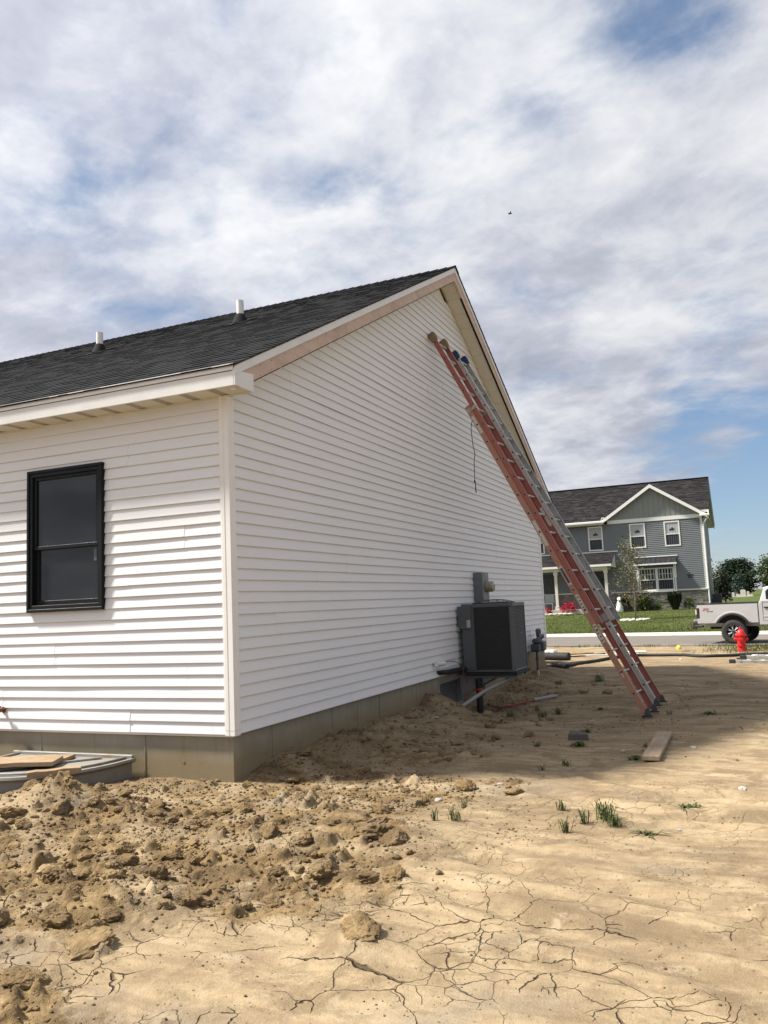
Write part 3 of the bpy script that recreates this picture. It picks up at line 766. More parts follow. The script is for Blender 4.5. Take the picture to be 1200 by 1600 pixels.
# basement window in the foundation below the condenser
bw = MB()
for a in ((5.16, 5.21), (6.19, 6.24)): bw.box(FX - 0.16, FX + 0.008, a[0], a[1], -0.50, -0.075)
for a in ((-0.12, -0.075), (-0.50, -0.46)): bw.box(FX - 0.16, FX + 0.006, 5.21, 6.19, a[0], a[1])
bwo = bw.build('basement_window', M['greypvc'], house, bevel=0.004)
g = MB(); g.box(FX - 0.09, FX - 0.07, 5.21, 6.19, -0.46, -0.12); g.build('pane', M['acgrey'], bwo)

# window ---------------------------------------------------------------------------
a, b, c_, d_ = WIN
def frame(mb, x0, x1, z0, z1, wd, y0, y1):
    mb.box(-x1, -x0, y0, y1, z1 - wd, z1); mb.box(-x1, -x0, y0, y1, z0, z0 + wd)
    mb.box(-x1, -x1 + wd, y0, y1, z0 + wd, z1 - wd); mb.box(-x0 - wd, -x0, y0, y1, z0 + wd, z1 - wd)
wn = MB(); frame(wn, a, b, c_, d_, 0.030, -0.052, 0.05)
wo_ = wn.build('window', M['black'], house, bevel=0.004)
g = MB(); frame(g, a + 0.030, b - 0.030, c_ + 0.030, d_ - 0.030, 0.036, -0.040, 0.05); g.build('inner_frame', M['black'], wo_, bevel=0.003)
zm = c_ + 0.615
g = MB(); frame(g, a + 0.066, b - 0.066, zm - 0.01, d_ - 0.066, 0.034, -0.020, 0.012); g.build('upper_sash', M['black'], wo_, bevel=0.003)
g = MB(); frame(g, a + 0.066, b - 0.066, c_ + 0.066, zm + 0.030, 0.044, 0.006, 0.04); g.build('lower_sash', M['black'], wo_, bevel=0.003)
g = MB(); g.box(-b + 0.099, -a - 0.099, -0.002, 0.003, zm + 0.023, d_ - 0.099); g.build('glass', M['glass'], wo_)
g = MB(); g.box(-b + 0.109, -a - 0.109, 0.020, 0.026, c_ + 0.108, zm - 0.012); g.build('glass', M['glass'], wo_)
g = MB(); g.box(-a - 0.155, -a - 0.12, 0.012, 0.0195, zm - 0.15, zm - 0.035); g.build('energy_sticker', M['acgrey'], wo_)

# eave box, soffit, rake -------------------------------------------------------------
g = MB(); g.box(-LX, XO - 0.006, -YO, -YO + 0.018, 2.950, 3.080); g.build('fascia', M['alu_white'], house, bevel=0.004)
g = MB()
g.prism([(-0.292, 3.084), (-0.278, 3.084), (-0.262, 3.138), (-0.288, 3.142)], lambda y, z: (-LX, y, z), lambda y, z: (XO - 0.004, y, z))
g.build('drip_edge', M['alu_white'], house)
g = MB(); g.prism([(-YO, 2.949), (0.012, 2.949), (0.012, 3.112), (-YO, 3.082)], lambda y, z: (XO - 0.006, y, z), lambda y, z: (XO + 0.010, y, z))
g.build('eave_box_end', M['alu_white'], house, bevel=0.003)
far_y = 2 * YR
g = MB(); g.prism([(far_y - 0.012 - 0.75, 3.215), (far_y - 0.012 - 0.75, 3.05), (far_y + YO, 3.05), (far_y + YO, 3.10)], lambda y, z: (XO - 0.006, y, z), lambda y, z: (XO + 0.010, y, z))
g.build('eave_box_end', M['alu_white'], house, bevel=0.003)
g = MB(); g.box(-LX, XO - 0.006, far_y + YO - 0.018, far_y + YO, 2.95, 3.09); g.build('fascia', M['alu_white'], house)
# eave soffit: grooved panels with vent strips, one by one
sp_me = None
x = XO - 0.012; k = 0
while x > -LX + 0.4:
    if sp_me is None:
        q = MB(); q.box(-0.215, 0, -YO + 0.018, 0.004, 2.956, 2.966); sp_me = q.mesh('soffit_panel')
        q2 = MB(); q2.box(-0.302, -0.213, -YO + 0.018, 0.004, 2.961, 2.965); sv_me = q2.mesh('vent_strip')
    o = link('soffit_panel', sp_me, M['soffit'], house); o.location.x = x
    v = link('vent_strip', sv_me, M['soffit_vent'], o)
    x -= 0.30; k += 1
g = MB(); g.box(-LX, XO - 0.01, -0.022, -0.004, 2.944, 2.957); g.build('soffit_channel', M['soffit'], house)
# rake: raw wood board, white metal on top of it, soffit between the board and the wall
def slope_prism(mb, y0, y1, t0, t1, x0, x1):   # band between ztop - t0 and ztop - t1 along the slope
    mb.hexa([(x0, y0, ztop(y0) - t1), (x1, y0, ztop(y0) - t1), (x1, y1, ztop(y1) - t1), (x0, y1, ztop(y1) - t1),
             (x0, y0, ztop(y0) - t0), (x1, y0, ztop(y0) - t0), (x1, y1, ztop(y1) - t0), (x0, y1, ztop(y1) - t0)])
for side in (0, 1):
    f = (lambda y: y) if side == 0 else (lambda y: 2 * YR - y)
    bd = [-0.27, 2.2, 4.55, YR - 0.0012]
    for i in range(3):
        g = MB(); slope_prism(g, f(bd[i] + 0.0015), f(bd[i + 1] - 0.0015), 0.088, 0.228, XO - 0.040, XO); g.build('rake_board', M['rakewood'], house, bevel=0.002)
    bd = [-0.285, 4.87, YR - 0.001]
    for i in range(2):
        g = MB(); slope_prism(g, f(bd[i] + 0.003), f(bd[i + 1] - 0.003), 0.012, 0.092, XO - 0.02, XO + 0.014 + 0.0015 * i); g.build('rake_metal', M['alu_white'], house, bevel=0.002)
    g = MB(); slope_prism(g, f(0.0), f(YR - 0.001), 0.232, 0.245, 0.026, 0.046); g.build('soffit_channel', M['soffit'], house)
    g = MB(); slope_prism(g, f(0.0), f(YR - 0.001), 0.237, 0.245, XO - 0.05, XO - 0.041); g.build('soffit_channel', M['soffit'], house)
    y = 0.0; me_ = None
    while y < YR - 0.3:
        if me_ is None:
            q = MB(); slope_prism(q, f(0.0), f(0.292), 0.222, 0.230, 0.0, XO - 0.041); me_ = q.mesh('rake_soffit_panel')
        o = link('rake_soffit_panel', me_, M['soffit'], house); o.location = (0, f(y) - f(0.0), PIT * y); y += 0.30
    q = MB(); slope_prism(q, f(y), f(YR - 0.001), 0.222, 0.230, 0.0, XO - 0.041); q.build('rake_soffit_panel', M['soffit'], house)
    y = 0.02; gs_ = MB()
    while y < YR - .35:      # solid dark strips standing in for the shaded gap under the raw board
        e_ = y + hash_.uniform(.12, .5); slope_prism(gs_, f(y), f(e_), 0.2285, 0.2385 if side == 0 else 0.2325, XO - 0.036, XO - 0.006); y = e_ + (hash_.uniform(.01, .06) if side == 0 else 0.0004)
    tag(gs_.build('gap_shade_strip', M['hole'], house), kind='stuff')
    nl = MB()
    for k in range(26):      # nail heads in the raw board
        y = 0.1 + k * 0.235 + hash_.uniform(-.05, .05)
        for tt in (0.115, 0.20):
            if y < YR - 0.1 and hash_.random() < 0.8: nl.lathe([(0.005, XO - 0.002), (0.005, XO + 0.0015)], 6, (0, f(y), ztop(f(y)) - tt - hash_.uniform(0, .012)), 'X')
    nl.build('nail_heads', M['hole'], house)
# roof deck and shingles
g = MB()
for side in (0, 1):
    f = (lambda y: y) if side == 0 else (lambda y: 2 * YR - y)
    slope_prism(g, f(-0.285), f(YR), 0.004, 0.03, -LX - 0.2, XO + 0.004)
g.build('roof_deck', M['board'], house)
def shingles(x0, x1, ylen, fz, expo, seed, tw=(0.10, 0.30), th=0.0055, tint=(0.62, 1.35), single=None):
    """laminated shingles: courses of random tabs, each with its own thickness and shade"""
    q = random.Random(seed); g = MB(); v = 0.0; cidx = 0
    while v < ylen - 0.02:
        v1 = min(v + expo, ylen)
        x = x0; 
        while x < x1:
            wdt = q.uniform(*tw); xe = min(x + wdt, x1)
            t = th + (q.random() < 0.5) * th * 0.75
            k = q.uniform(*tint); k2 = k * q.uniform(0.97, 1.03)
            A, B = fz(x, v - 0.004, t + 0.003), fz(xe, v - 0.004, t + 0.003); C, D = fz(xe, v1 + 0.006, 0.003), fz(x, v1 + 0.006, 0.003)
            E_, F_ = fz(x, v - 0.004, -0.003), fz(xe, v - 0.004, -0.003)
            tgt = g
            if single is not None and single(x, xe, cidx): tgt = MB()
            tgt.add([A, B, C, D, E_, F_], [(0, 1, 2, 3), (4, 5, 1, 0), (4, 0, 3), (5, 2, 1)], (k, k, k2))
            if tgt is not g: tgt.build('shingle', M['shingle'], house, fix=False)
            x = xe
        v = v1; cidx += 1
    return g
SL = math.sqrt(1 + PIT * PIT)
def fz_front(x, v, o): y = -0.300 + v / SL; return (x, y - o * PIT / SL, ZE + PIT * (y + 0.276) + o / SL)
def fz_back(x, v, o): y = -0.300 + v / SL; return (x, 2 * YR - y + o * PIT / SL, ZE + PIT * (y + 0.276) + o / SL)
slen = (YR + 0.300) * SL
o = shingles(-LX - 0.2, XO + 0.028, slen, fz_front, 0.143, 4, (0.10, 0.24), 0.0045, tint=(0.80, 1.16), single=lambda a, b, c: b > -2.55 and c < 19).build('shingles', M['shingle'], house, fix=False); tag(o, kind='stuff')
o = shingles(-LX - 0.2, XO + 0.028, slen, fz_back, 0.143, 5).build('shingles', M['shingle'], house, fix=False); tag(o, kind='stuff')
g = MB(); x = XO + 0.032; q = random.Random(2)
while x > -LX - 0.1:
    k = q.uniform(0.6, 1.2); zc = ztop(YR) + 0.008; e = x - 0.15
    y0, d0, d1 = YR, 0.15, 0.012 * (1 if x > XO else 1)
    P = lambda xx, yy, dz: (xx, yy, zc - abs(yy - YR) * PIT + dz)
    g.add([P(x, YR - d0, .016), P(x, YR, .020), P(x, YR + d0, .016), P(e - .01, YR - d0, .004), P(e - .01, YR, .008), P(e - .01, YR + d0, .004), P(x, YR - d0, -.004), P(x, YR, 0), P(x, YR + d0, -.004)],
          [(0, 1, 4, 3), (1, 2, 5, 4), (6, 7, 1, 0), (7, 8, 2, 1), (0, 3, 6), (2, 8, 5)], (k, k, k)); x = e
tag(g.build('ridge_caps', M['shingle'], house, fix=False), kind='stuff')
# plumbing vents through the roof
def vent(x, y, h):
    zr_ = ztop(y)
    g = MB(); g.tube([(x, y, zr_ - 0.05), (x, y, zr_ + h)], 0.052, 18, caps=False)
    g.tube([(x, y, zr_ + h), (x, y, zr_ + 0.2)], 0.045, 18, caps=False)
    g.lathe([(0.052, h - 0.0005), (0.0455, h)], 18, (x, y, zr_))
    v = g.build('vent_pipe', M['pvc'], house, smooth=30)
    g = MB(); g.lathe([(0.135, -0.035), (0.105, 0.03), (0.068, 0.115), (0.058, 0.125)], 18, (x, y, zr_))
    g.build('pipe_boot', M['boot'], v, smooth=40)
    g = MB(); n_ = Vector((0, -PIT, 1)).normalized(); sv = Vector((0, 1, PIT)).normalized()
    g.obox(Vector((x, y, zr_)) + n_ * 0.015, Vector((0.17, 0, 0)), sv * 0.21, n_ * 0.004); g.build('flashing', M['boot'], v)
vent(-4.85, 3.72, 0.315); vent(-2.30, 3.80, 0.33)

# ------------------------------------------------------------------ ladders
def ladder(name, label, foot, top, width, lbase, lfly, mats, mitt, group):
    """local x across, y away from the wall, z along the rails"""
    foot, top = Vector(foot), Vector(top)
    L = (top - foot); LEN = L.length; L.normalize()
    X = Vector((0.10, 1, 0)); X = (X - L * X.dot(L)).normalized(); Yv = L.cross(X)
    t = thing(name, label, 'ladder', group=group)
    m = Matrix((X, Yv, L)).transposed().to_4x4(); m.translation = foot; t.matrix_world = m
    def rail(nm, x, sgn, y0, z0, z1, mt, hgt=0.076):
        g = MB(); tt = 0.0045 * sgn; fl = 0.030 * sgn
        P = [(x, y0), (x + fl, y0), (x + fl, y0 + .005), (x + tt, y0 + .005), (x + tt, y0 + hgt - .005), (x + fl, y0 + hgt - .005), (x + fl, y0 + hgt), (x, y0 + hgt)]
        g.prism(P, lambda a, b: (a, -b, z0), lambda a, b: (a, -b, z1))
        return g.build(nm, mt, t, bevel=0.0015)
    zf0 = LEN - lfly - 0.03
    bl = rail('base_rail', 0, 1, 0, 0.06, lbase, mats[0]); br = rail('base_rail', width, -1, 0, 0.06, lbase, mats[1])
    f0, f1 = 0.012, width - 0.012
    fl_ = rail('fly_rail', f0, 1, 0.080, zf0, LEN - 0.03, mats[2], 0.072); fr_ = rail('fly_rail', f1, -1, 0.080, zf0, LEN - 0.03, mats[3], 0.072)
    def rungset(nm, xa, xb, y, z0, z1):
        g = MB(); g.tube([(xa - 0.003, 0, 0), (xb + 0.003, 0, 0)], 0.0165, 12); me = g.mesh(nm)
        e = MB(); e.tube([(xa - 0.0045, 0, 0), (xa - 0.0032, 0, 0)], 0.0135, 12); em = e.mesh('hollow_end')
        z = z0
        while z < z1:
            o = link(nm, me, M['alum'], t, smooth=40); o.location = (0, -y, z)
            h = link('hollow_end', em, M['hole'], o); z += 0.305
    rungset('base_rung', 0, width, 0.038, 0.33, lbase - 0.1)
    rungset('fly_rung', f0, f1, 0.116, zf0 + 0.2, LEN - 0.12)
    # guide brackets at the head of the base section, rung locks at the foot of the fly
    g = MB()
    for x in (0, width):
        s = 1 if x == 0 else -1
        g.box(min(x - .004 * s, x + .02 * s), max(x - .004 * s, x + .02 * s), -0.165, 0.004, lbase - 0.10, lbase - 0.05)
    g.build('guide_bracket', mats[4], t, bevel=0.002)
    g = MB()
    for x in (f0 + .006, f1 - .02): g.box(x, x + 0.014, -0.15, -0.03, zf0 + 0.02, zf0 + 0.13); g.box(x + .002, x + .012, -0.05, 0.0, zf0 + 0.10, zf0 + 0.16)
    g.build('rung_lock', M['galv'], t, bevel=0.002)
    # rubber covers on the tops
    for x in (f0, f1):
        g = MB(); cx = x + (0.012 if x == f0 else -0.012)
        for z_, a, b in ((LEN - .14, .022, .046), (LEN - .10, .030, .056), (LEN - .03, .034, .062), (LEN + .01, .030, .055), (LEN + .025, .018, .036)):
            g.v += [(cx - a, -.116 - b, z_), (cx + a, -.116 - b, z_), (cx + a, -.116 + b, z_), (cx - a, -.116 + b, z_)]
        g.f = [(3, 2, 1, 0), (16, 17, 18, 19)] + [(4 * i + k, 4 * i + (k + 1) % 4, 4 * i + 4 + (k + 1) % 4, 4 * i + 4 + k) for i in range(4) for k in range(4)]; g.c = [None] * len(g.f)
        g.build('top_cover', mitt, t, smooth=True, bevel=0.012, seg=2)
    # swivel feet
    inv = m.inverted().to_3x3(); upv = inv @ Vector((0, 0, 1)); fx = inv @ Vector((1, 0, 0))
    for x in (0.0, width):
        s = 1 if x == 0 else -1
        g = MB(); c = Vector((x + 0.012 * s, -0.038, 0.0))
        g.obox(c + upv * 0.012, Vector((0.036, 0, 0)), fx * 0.062, upv * 0.008)
        ft = g.build('foot', M['rubber'], t, bevel=0.004)
        g = MB(); g.prism([(-.04, 0), (.04, 0), (.024, .06), (.010, .09), (-.010, .09), (-.024, .06)], lambda a, b: tuple(c + Vector((-.020 * s, 0, 0)) + fx * a + upv * (b + .018)), lambda a, b: tuple(c + Vector((-.015 * s, 0, 0)) + fx * a + upv * (b + .018)))
        g.prism([(-.04, 0), (.04, 0), (.024, .06), (.010, .09), (-.010, .09), (-.024, .06)], lambda a, b: tuple(c + Vector((.026 * s, 0, 0)) + fx * a + upv * (b + .018)), lambda a, b: tuple(c + Vector((.031 * s, 0, 0)) + fx * a + upv * (b + .018)))
        g.build('foot_bracket', M['gasgrey'], ft, bevel=0.002)
    return t, m, LEN, zf0
GA = (2.78, 5.06); GBt = (2.79, 6.12)
la, mA, LA, zfa = ladder('extension_ladder', 'faded orange and red fibreglass extension ladder with tan top covers leaning on the white gable', (GA[0], GA[1], gz(GA[0], GA[1] + .2) + 0.005), (-0.045, 5.36, 5.02), 0.45, 4.93, 4.9,
       (M['fib_tan'], M['fib_red'], M['fib_red'], M['fib_red'], M['alum']), M['mitt_tan'], 'extension ladders leaning on the gable')
lb, mB, LB, zfb = ladder('extension_ladder', 'grey aluminium extension ladder with blue top covers leaning on the white gable', (GBt[0], GBt[1], gz(GBt[0], GBt[1] + .2) + 0.005), (-0.045, 6.42, 5.02), 0.42, 4.75, 4.9,
       (M['alum'], M['fib_red'], M['alum'], M['alum'], M['alum']), M['mitt_blue'], 'extension ladders leaning on the gable')
# stickers on the near base rail of the orange ladder
for i, (z0, z1, mt) in enumerate([(2.55, 2.95, 'sticker'), (1.93, 2.22, 'sticker_dark'), (1.50, 1.78, 'sticker'), (1.06, 1.33, 'sticker'), (0.55, 0.66, 'sticker'), (4.45, 4.75, 'sticker')]):
    g = MB(); g.box(-0.0009, -0.0002, -0.060 + (0.02 if i == 4 else 0), -0.014 - (0.01 if i == 4 else 0), z0, z1); st = g.build('warning_sticker', M[mt], la)
    if mt == 'sticker_dark':
        g = MB()
        for q0 in (-.060, -.020): g.box(-.0016, -.0009, q0, q0 + .006, z0, z1)
        for q0 in (z0, z1 - .03): g.box(-.0016, -.0009, -.054, -.02, q0, q0 + .03)
        g.build('sticker_border', M['sticker'], st)
    if i in (2, 3):
        g = MB()
        for k in range(5): g.box(-.0016, -.0009, -0.05, -0.022 - .004 * (k % 2), z0 + .03 + k * .05, z0 + .045 + k * .05)
        g.build('sticker_print', M['sticker_dark'], st)
g = MB(); g.box(0.45 - 0.012 - 0.0052, 0.45 - 0.012 - 0.0046, -0.14, -0.09, zfa + 1.55, zfa + 1.85); g.build('warning_sticker', M['sticker'], la)
# pull rope hanging from the head of the base section
p0 = mA @ Vector((0.05, 0.01, 4.72)); g = MB()
pr = [p0 + Vector((0.0, 0, 0)), p0 + Vector((-.02, -.01, -.12)), p0 + Vector((-.01, 0, -.35)), p0 + Vector((.015, 0, -.50)), p0 + Vector((-.01, .02, -.60)), p0 + Vector((-.015, .02, -.90))]
inv = mA.inverted()
g.tube([inv @ q for q in pr], 0.0055, 6); e = pr[-1]
g.tube([inv @ (e + Vector((0, 0, .01))), inv @ (e + Vector((.012, -.02, -.05))), inv @ (e + Vector((.012, -.035, -.14)))], [.009, .006, .004], 6)
g.tube([inv @ (e + Vector((0, 0, .01))), inv @ (e + Vector((0, .02, -.05))), inv @ (e + Vector((0, .03, -.16)))], [.009, .006, .008], 6)
g.lathe([(.006, -.02), (.013, -.01), (.013, .012), (.006, .022)], 8, tuple(inv @ e)); g.build('pull_rope', M['rope'], la)

# ------------------------------------------------------------------ condenser on the gable wall
ac = thing('air_conditioner', 'grey outdoor air conditioning condenser with louvred sides standing against the gable wall', 'air conditioner', (0.09, 6.0, -0.07))
def L_(x, y, z): return (x - 0.09, y - 6.0, z + 0.07)
x0, x1, y0, y1, zb, zt = 0.10, 0.885, 6.0, 6.79, -0.02, 1.0
g = MB(); g.box(0.02, 0.82, 0.0, 0.82, 0.0, 0.045); g.build('mounting_pad', M['rubber'], ac, bevel=0.006)
g = MB(); g.prism([(x0 + .02, y0 + .02), (x1 - .06, y0 + .02), (x1 - .02, y0 + .06), (x1 - .02, y1 - .02), (x0 + .02, y1 - .02)], lambda a, b: L_(a, b, zb + .03), lambda a, b: L_(a, b, zt - .06)); g.build('coil_core', M['acdark'], ac)
fp = [(x0, y0), (x1 - .045, y0), (x1, y0 + .045), (x1, y1 - .045), (x1 - .045, y1), (x0, y1)]
g = MB(); g.prism(fp, lambda a, b: L_(a, b, zb), lambda a, b: L_(a, b, zb + .035)); g.build('base_pan', M['acgrey'], ac, bevel=0.006)
fp2 = [(a + (0.008 if a > .5 else -.008), b + (-.008 if b < 6.4 else .008)) for a, b in fp]
g = MB(); g.prism(fp2, lambda a, b: L_(a, b, zt - .06), lambda a, b: L_(a, b, zt)); top = g.build('top_cover', M['acgrey'], ac, bevel=0.012, seg=2)
g = MB(); g.box(*[v for v in (x0 - .09, x0 + .165 - .09)], y0 - .006 - 6.0, y0 + .16 - 6.0, zb + .035 + .07, zt - .062 + .07); g.build('service_panel', M['acgrey'], ac, bevel=0.004)
g = MB(); g.box(x0 - .055 - .09, x0 + .150 - .09, y0 - .034 - 6, y0 - .007 - 6, 0.715 - .02, zt - .03 + .07); eb = g.build('control_box', M['acgrey'], ac, bevel=0.006)
g = MB(); g.box(x0 + .085 - .09, x0 + .14 - .09, y0 - .0355 - 6, y0 - .0342 - 6, .72, .83); ls = g.build('rating_label', M['sticker'], eb)
g = MB()
for k in range(6): g.box(x0 + .091 - .09, x0 + (.115 if k % 2 else .133) - .09, y0 - .0362 - 6, y0 - .0356 - 6, .73 + k * .016, .735 + k * .016)
g.build('label_print', M['sticker_dark'], ls)
g = MB(); g.box(x0 - .075 - .09, x0 - .055 - .09, y0 - .03 - 6, y0 - .012 - 6, .68, .74); g.tube([L_(x0 - .05, y0 - .02, .60), L_(x0 - .06, y0 - .02, .64)], .012, 8); g.build('knockout_fitting', M['galv'], eb)
# corner posts and louvre grilles
g = MB()
for (a, b, c2, d2) in ((x1 - .050, x1 - .030, y0 - .004, y0 + .02), (x1 - .012, x1 + .004, y0 + .038, y0 + .06), (x1 - .012, x1 + .004, y1 - .06, y1 - .035), (x0 + .166, x0 + .186, y0 - .003, y0 + .02)):
    q = MB(); q.box(a - .09, b - .09, c2 - 6, d2 - 6, zb + .035 + .07, zt - .062 + .07); q.build('corner_post', M['acgrey'], ac, bevel=0.003)
q = MB(); q.prism([(x1 - .032, y0 + .002), (x1 - .030, y0 + .001), (x1 - .001, y0 + .033), (x1 - .003, y0 + .036)], lambda a, b: L_(a, b, zb + .035), lambda a, b: L_(a, b, zt - .062)); q.build('corner_post', M['acgrey'], ac)
sl_f = MB(); sl_f.hexa([(0, 0, -.004), (.542, 0, -.004), (.542, .012, .004), (0, .012, .004), (0, 0, 0), (.542, 0, 0), (.542, .012, .008), (0, .012, .008)]); sme = sl_f.mesh('louvre')
sl_s = MB(); sl_s.hexa([(0, 0, -.004), (0, .66, -.004), (-.012, .66, .004), (-.012, 0, .004), (0, 0, 0), (0, .66, 0), (-.012, .66, .008), (-.012, 0, .008)]); sme2 = sl_s.mesh('louvre')
z = zb + .055
while z < zt - .075:
    o = link('louvre', sme, M['acdark'], ac); o.location = L_(x0 + .190, y0 + .001, z)
    o = link('louvre', sme2, M['acgrey'], ac); o.location = L_(x1 - .001, y0 + .062, z)
    z += 0.0225
q = MB()
for k in range(1, 9): q.box(x0 + .186 + k * .062 - .0008 - .09, x0 + .186 + k * .062 + .0008 - .09, -.001, .001, zb + .105, zt + .005)
q.build('grille_wire', M['acdark'], ac)
# fan guard
q = MB(); cx, cy = (x0 + x1) / 2, (y0 + y1) / 2
for r in (.08, .14, .20, .26, .31):
    zz_ = zt + .055 - (r / .31) ** 3 * .045
    q.tube([L_(cx + r * math.cos(a * .3142), cy + r * math.sin(a * .3142), zz_) for a in range(21)], .004, 5, caps=False)
for k in range(12):
    a = k * math.pi / 6; q.tube([L_(cx + r * math.cos(a), cy + r * math.sin(a), zt + .055 - (r / .34) ** 3 * .055) for r in (.04, .12, .2, .27, .31, .34)], .004, 5)
q.lathe([(.09, .045), (.09, .056), (.02, .06)], 14, L_(cx, cy, zt)); q.build('fan_guard', M['acgrey'], top)
q = MB(); q.lathe([(.325, .0), (.335, .012), (.325, .02), (.31, .012)], 28, L_(cx, cy, zt - .004)); q.build('fan_ring', M['acdark'], top)
q = MB(); q.lathe([(.012, 0), (.012, .005)], 10, (x1 + .004 - .09, .45, .60), 'X'); q.build('panel_screw', M['galv'], ac)
# brackets that carry the pad
for yy in (6.12, 6.66):
    q = MB(); q.box(-0.108, .80, yy - 6 - .02, yy - 6 + .02, -.042, -.002); q.prism([(-.105, -.04), (-.105, -.30), (-.07, -.30), (.45, -.04)], lambda a, b: (a, yy - 6 - .004, b), lambda a, b: (a, yy - 6 + .004, b)); q.build('wall_bracket', M['greypvc'], ac)

# refrigerant line, disconnect whip, drain sleeve
q = MB(); pts = [(0.0, 5.10, 0.055), (0.06, 5.12, 0.058), (0.085, 5.3, 0.05), (0.085, 5.6, 0.045), (0.10, 5.9, 0.035), (0.13, 6.06, 0.03)]
q.tube(pts, [.030, .034, .036, .034, .036, .034], 12); q.tube([(-.0, 5.04, .066), (.03, 5.06, .066), (.06, 5.16, .06)], .022, 10)
for k in range(5): q.lathe([(.036, -.004), (.039, 0), (.036, .004)], 10, (.085, 5.28 + .13 * k, .051 - .003 * k), 'Y')
tag(q.build('refrigerant_line', M['rubber'], smooth=50), 'black foam covered refrigerant line running from the siding to the condenser', 'pipe')
q = MB(); q.tube([(0.0, 4.96, .195), (.085, 4.97, .19)], .034, 16); q.lathe([(.040, 0), (.040, .012)], 16, (.072, 4.969, .19), 'X'); q.tube([(0.01, 4.94, .16), (.03, 4.93, .12), (.012, 4.95, .09)], .006, 6)
q = MB(); q.tube([(.075, 4.86, .195), (.075, 5.16, .185)], .033, 16); q.lathe([(.036, -.01), (.036, .01)], 16, (.075, 5.15, .185), 'Y'); q.tube([(.0, 4.9, .14), (.03, 4.87, .13), (.06, 4.87, .17)], .010, 8)
tag(q.build('wall_sleeve', M['pvc'], smooth=40), 'short white plastic sleeve lying across the siding above the black refrigerant line', 'pipe sleeve')
q = MB(); q.tube([(.075, 5.17, .185), (.07, 5.35, .20), (.08, 5.6, .175), (.10, 5.74, .14), (.12, 5.82, .07), (.135, 5.88, -.03), (.15, 5.90, -.10), (.165, 5.93, -.17)], .0055, 6)
q.tube([(.11, 5.80, .09), (.13, 5.86, .05), (.12, 5.85, -.02), (.15, 5.90, -.07)], .011, 7)
tag(q.build('control_wire', M['copper'], smooth=60), 'thin copper brown control wire looping from the white sleeve to the condenser', 'wire')
# electricity meter
me_ = thing('electric_meter', 'grey electric meter box with a round glass meter on the gable siding above the condenser', 'electric meter', (0.016, 6.95, 1.02))
q = MB(); q.box(0.0, 0.155, 0.0, 0.36, 0.0, 0.485); q.build('box', M['meter'], me_, bevel=0.01, seg=2)
q = MB(); q.box(0.150, 0.158, 0.02, 0.34, 0.02, 0.30); q.build('cover', M['meter'], me_, bevel=0.003)
q = MB(); q.lathe([(.095, .156), (.095, .19), (.088, .195), (.088, .25), (.078, .275), (.05, .285)], 20, (0, .22, .25), 'X'); mt = q.build('meter_ring', plain('meter_glass', (.30, .28, .20), .15, var=.2), me_, smooth=30)
q = MB(); q.box(.283, .288, .19, .255, .255, .275); q.box(.283, .288, .20, .25, .22, .235); q.lathe([(.02, .283), (.02, .287)], 10, (0, .22, .205), 'X'); q.build('dial', M['sticker_dark'], mt)
q = MB(); q.box(.1585, .160, .20, .25, .43, .455); q.build('warning_label', M['sticker'], me_)
q = MB(); q.tube([(.06, .10, 0), (.06, .10, -1.5)], .028, 12); q.build('conduit', M['greypvc'], me_, smooth=40)
# gas meter
gm = thing('gas_meter', 'dark grey gas meter with regulator and riser near the far end of the gable', 'gas meter', (0.10, 10.45, -0.45))
q = MB(); q.box(.0, .20, .02, .30, .44, .64); q.build('meter_body', M['gasgrey'], gm, bevel=0.035, seg=3)
q = MB(); q.box(-.02, .16, -.19, .0, .44, .60); q.lathe([(.10, -.02), (.10, .06), (.07, .08)], 14, (.10, -.1, .62)); q.build('regulator', M['gasgrey'], gm, bevel=0.03, seg=3)
q = MB(); q.lathe([(.085, -.03), (.10, 0), (.085, .03)], 16, (.1, .06, .80), 'X'); q.lathe([(.05, -.05), (.06, .02), (.035, .06)], 12, (.1, .06, .83)); q.tube([(.1, .06, .62), (.1, .06, .88)], .022, 10); q.build('regulator', M['gasgrey'], gm, smooth=40)
q = MB(); q.tube([(.1, -.08, .60), (.1, -.06, .70), (.1, .05, .72), (.1, .30, .72), (.1, .38, .70)], .026, 10); q.lathe([(.04, -.02), (.04, .02)], 10, (.1, .36, .71), 'Y'); q.tube([(.1, .42, .68), (.1, .42, .76)], .03, 8); q.tube([(.1, .26, .64), (.1, .28, .72)], .024, 10); q.build('manifold', M['gasgrey'], gm, smooth=40)
q = MB(); q.tube([(.08, -.08, -.25), (.08, -.08, .46)], .022, 10); q.lathe([(.035, -.015), (.035, .03)], 8, (.08, -.08, .30)); q.build('riser', M['gasgrey'], gm, smooth=40)
q = MB(); q.tube([(.08, -.08, -.12), (.08, -.08, .08)], .030, 10); q.build('riser_sleeve', plain('pale_sleeve', (.4, .36, .28), .6), gm, smooth=40)
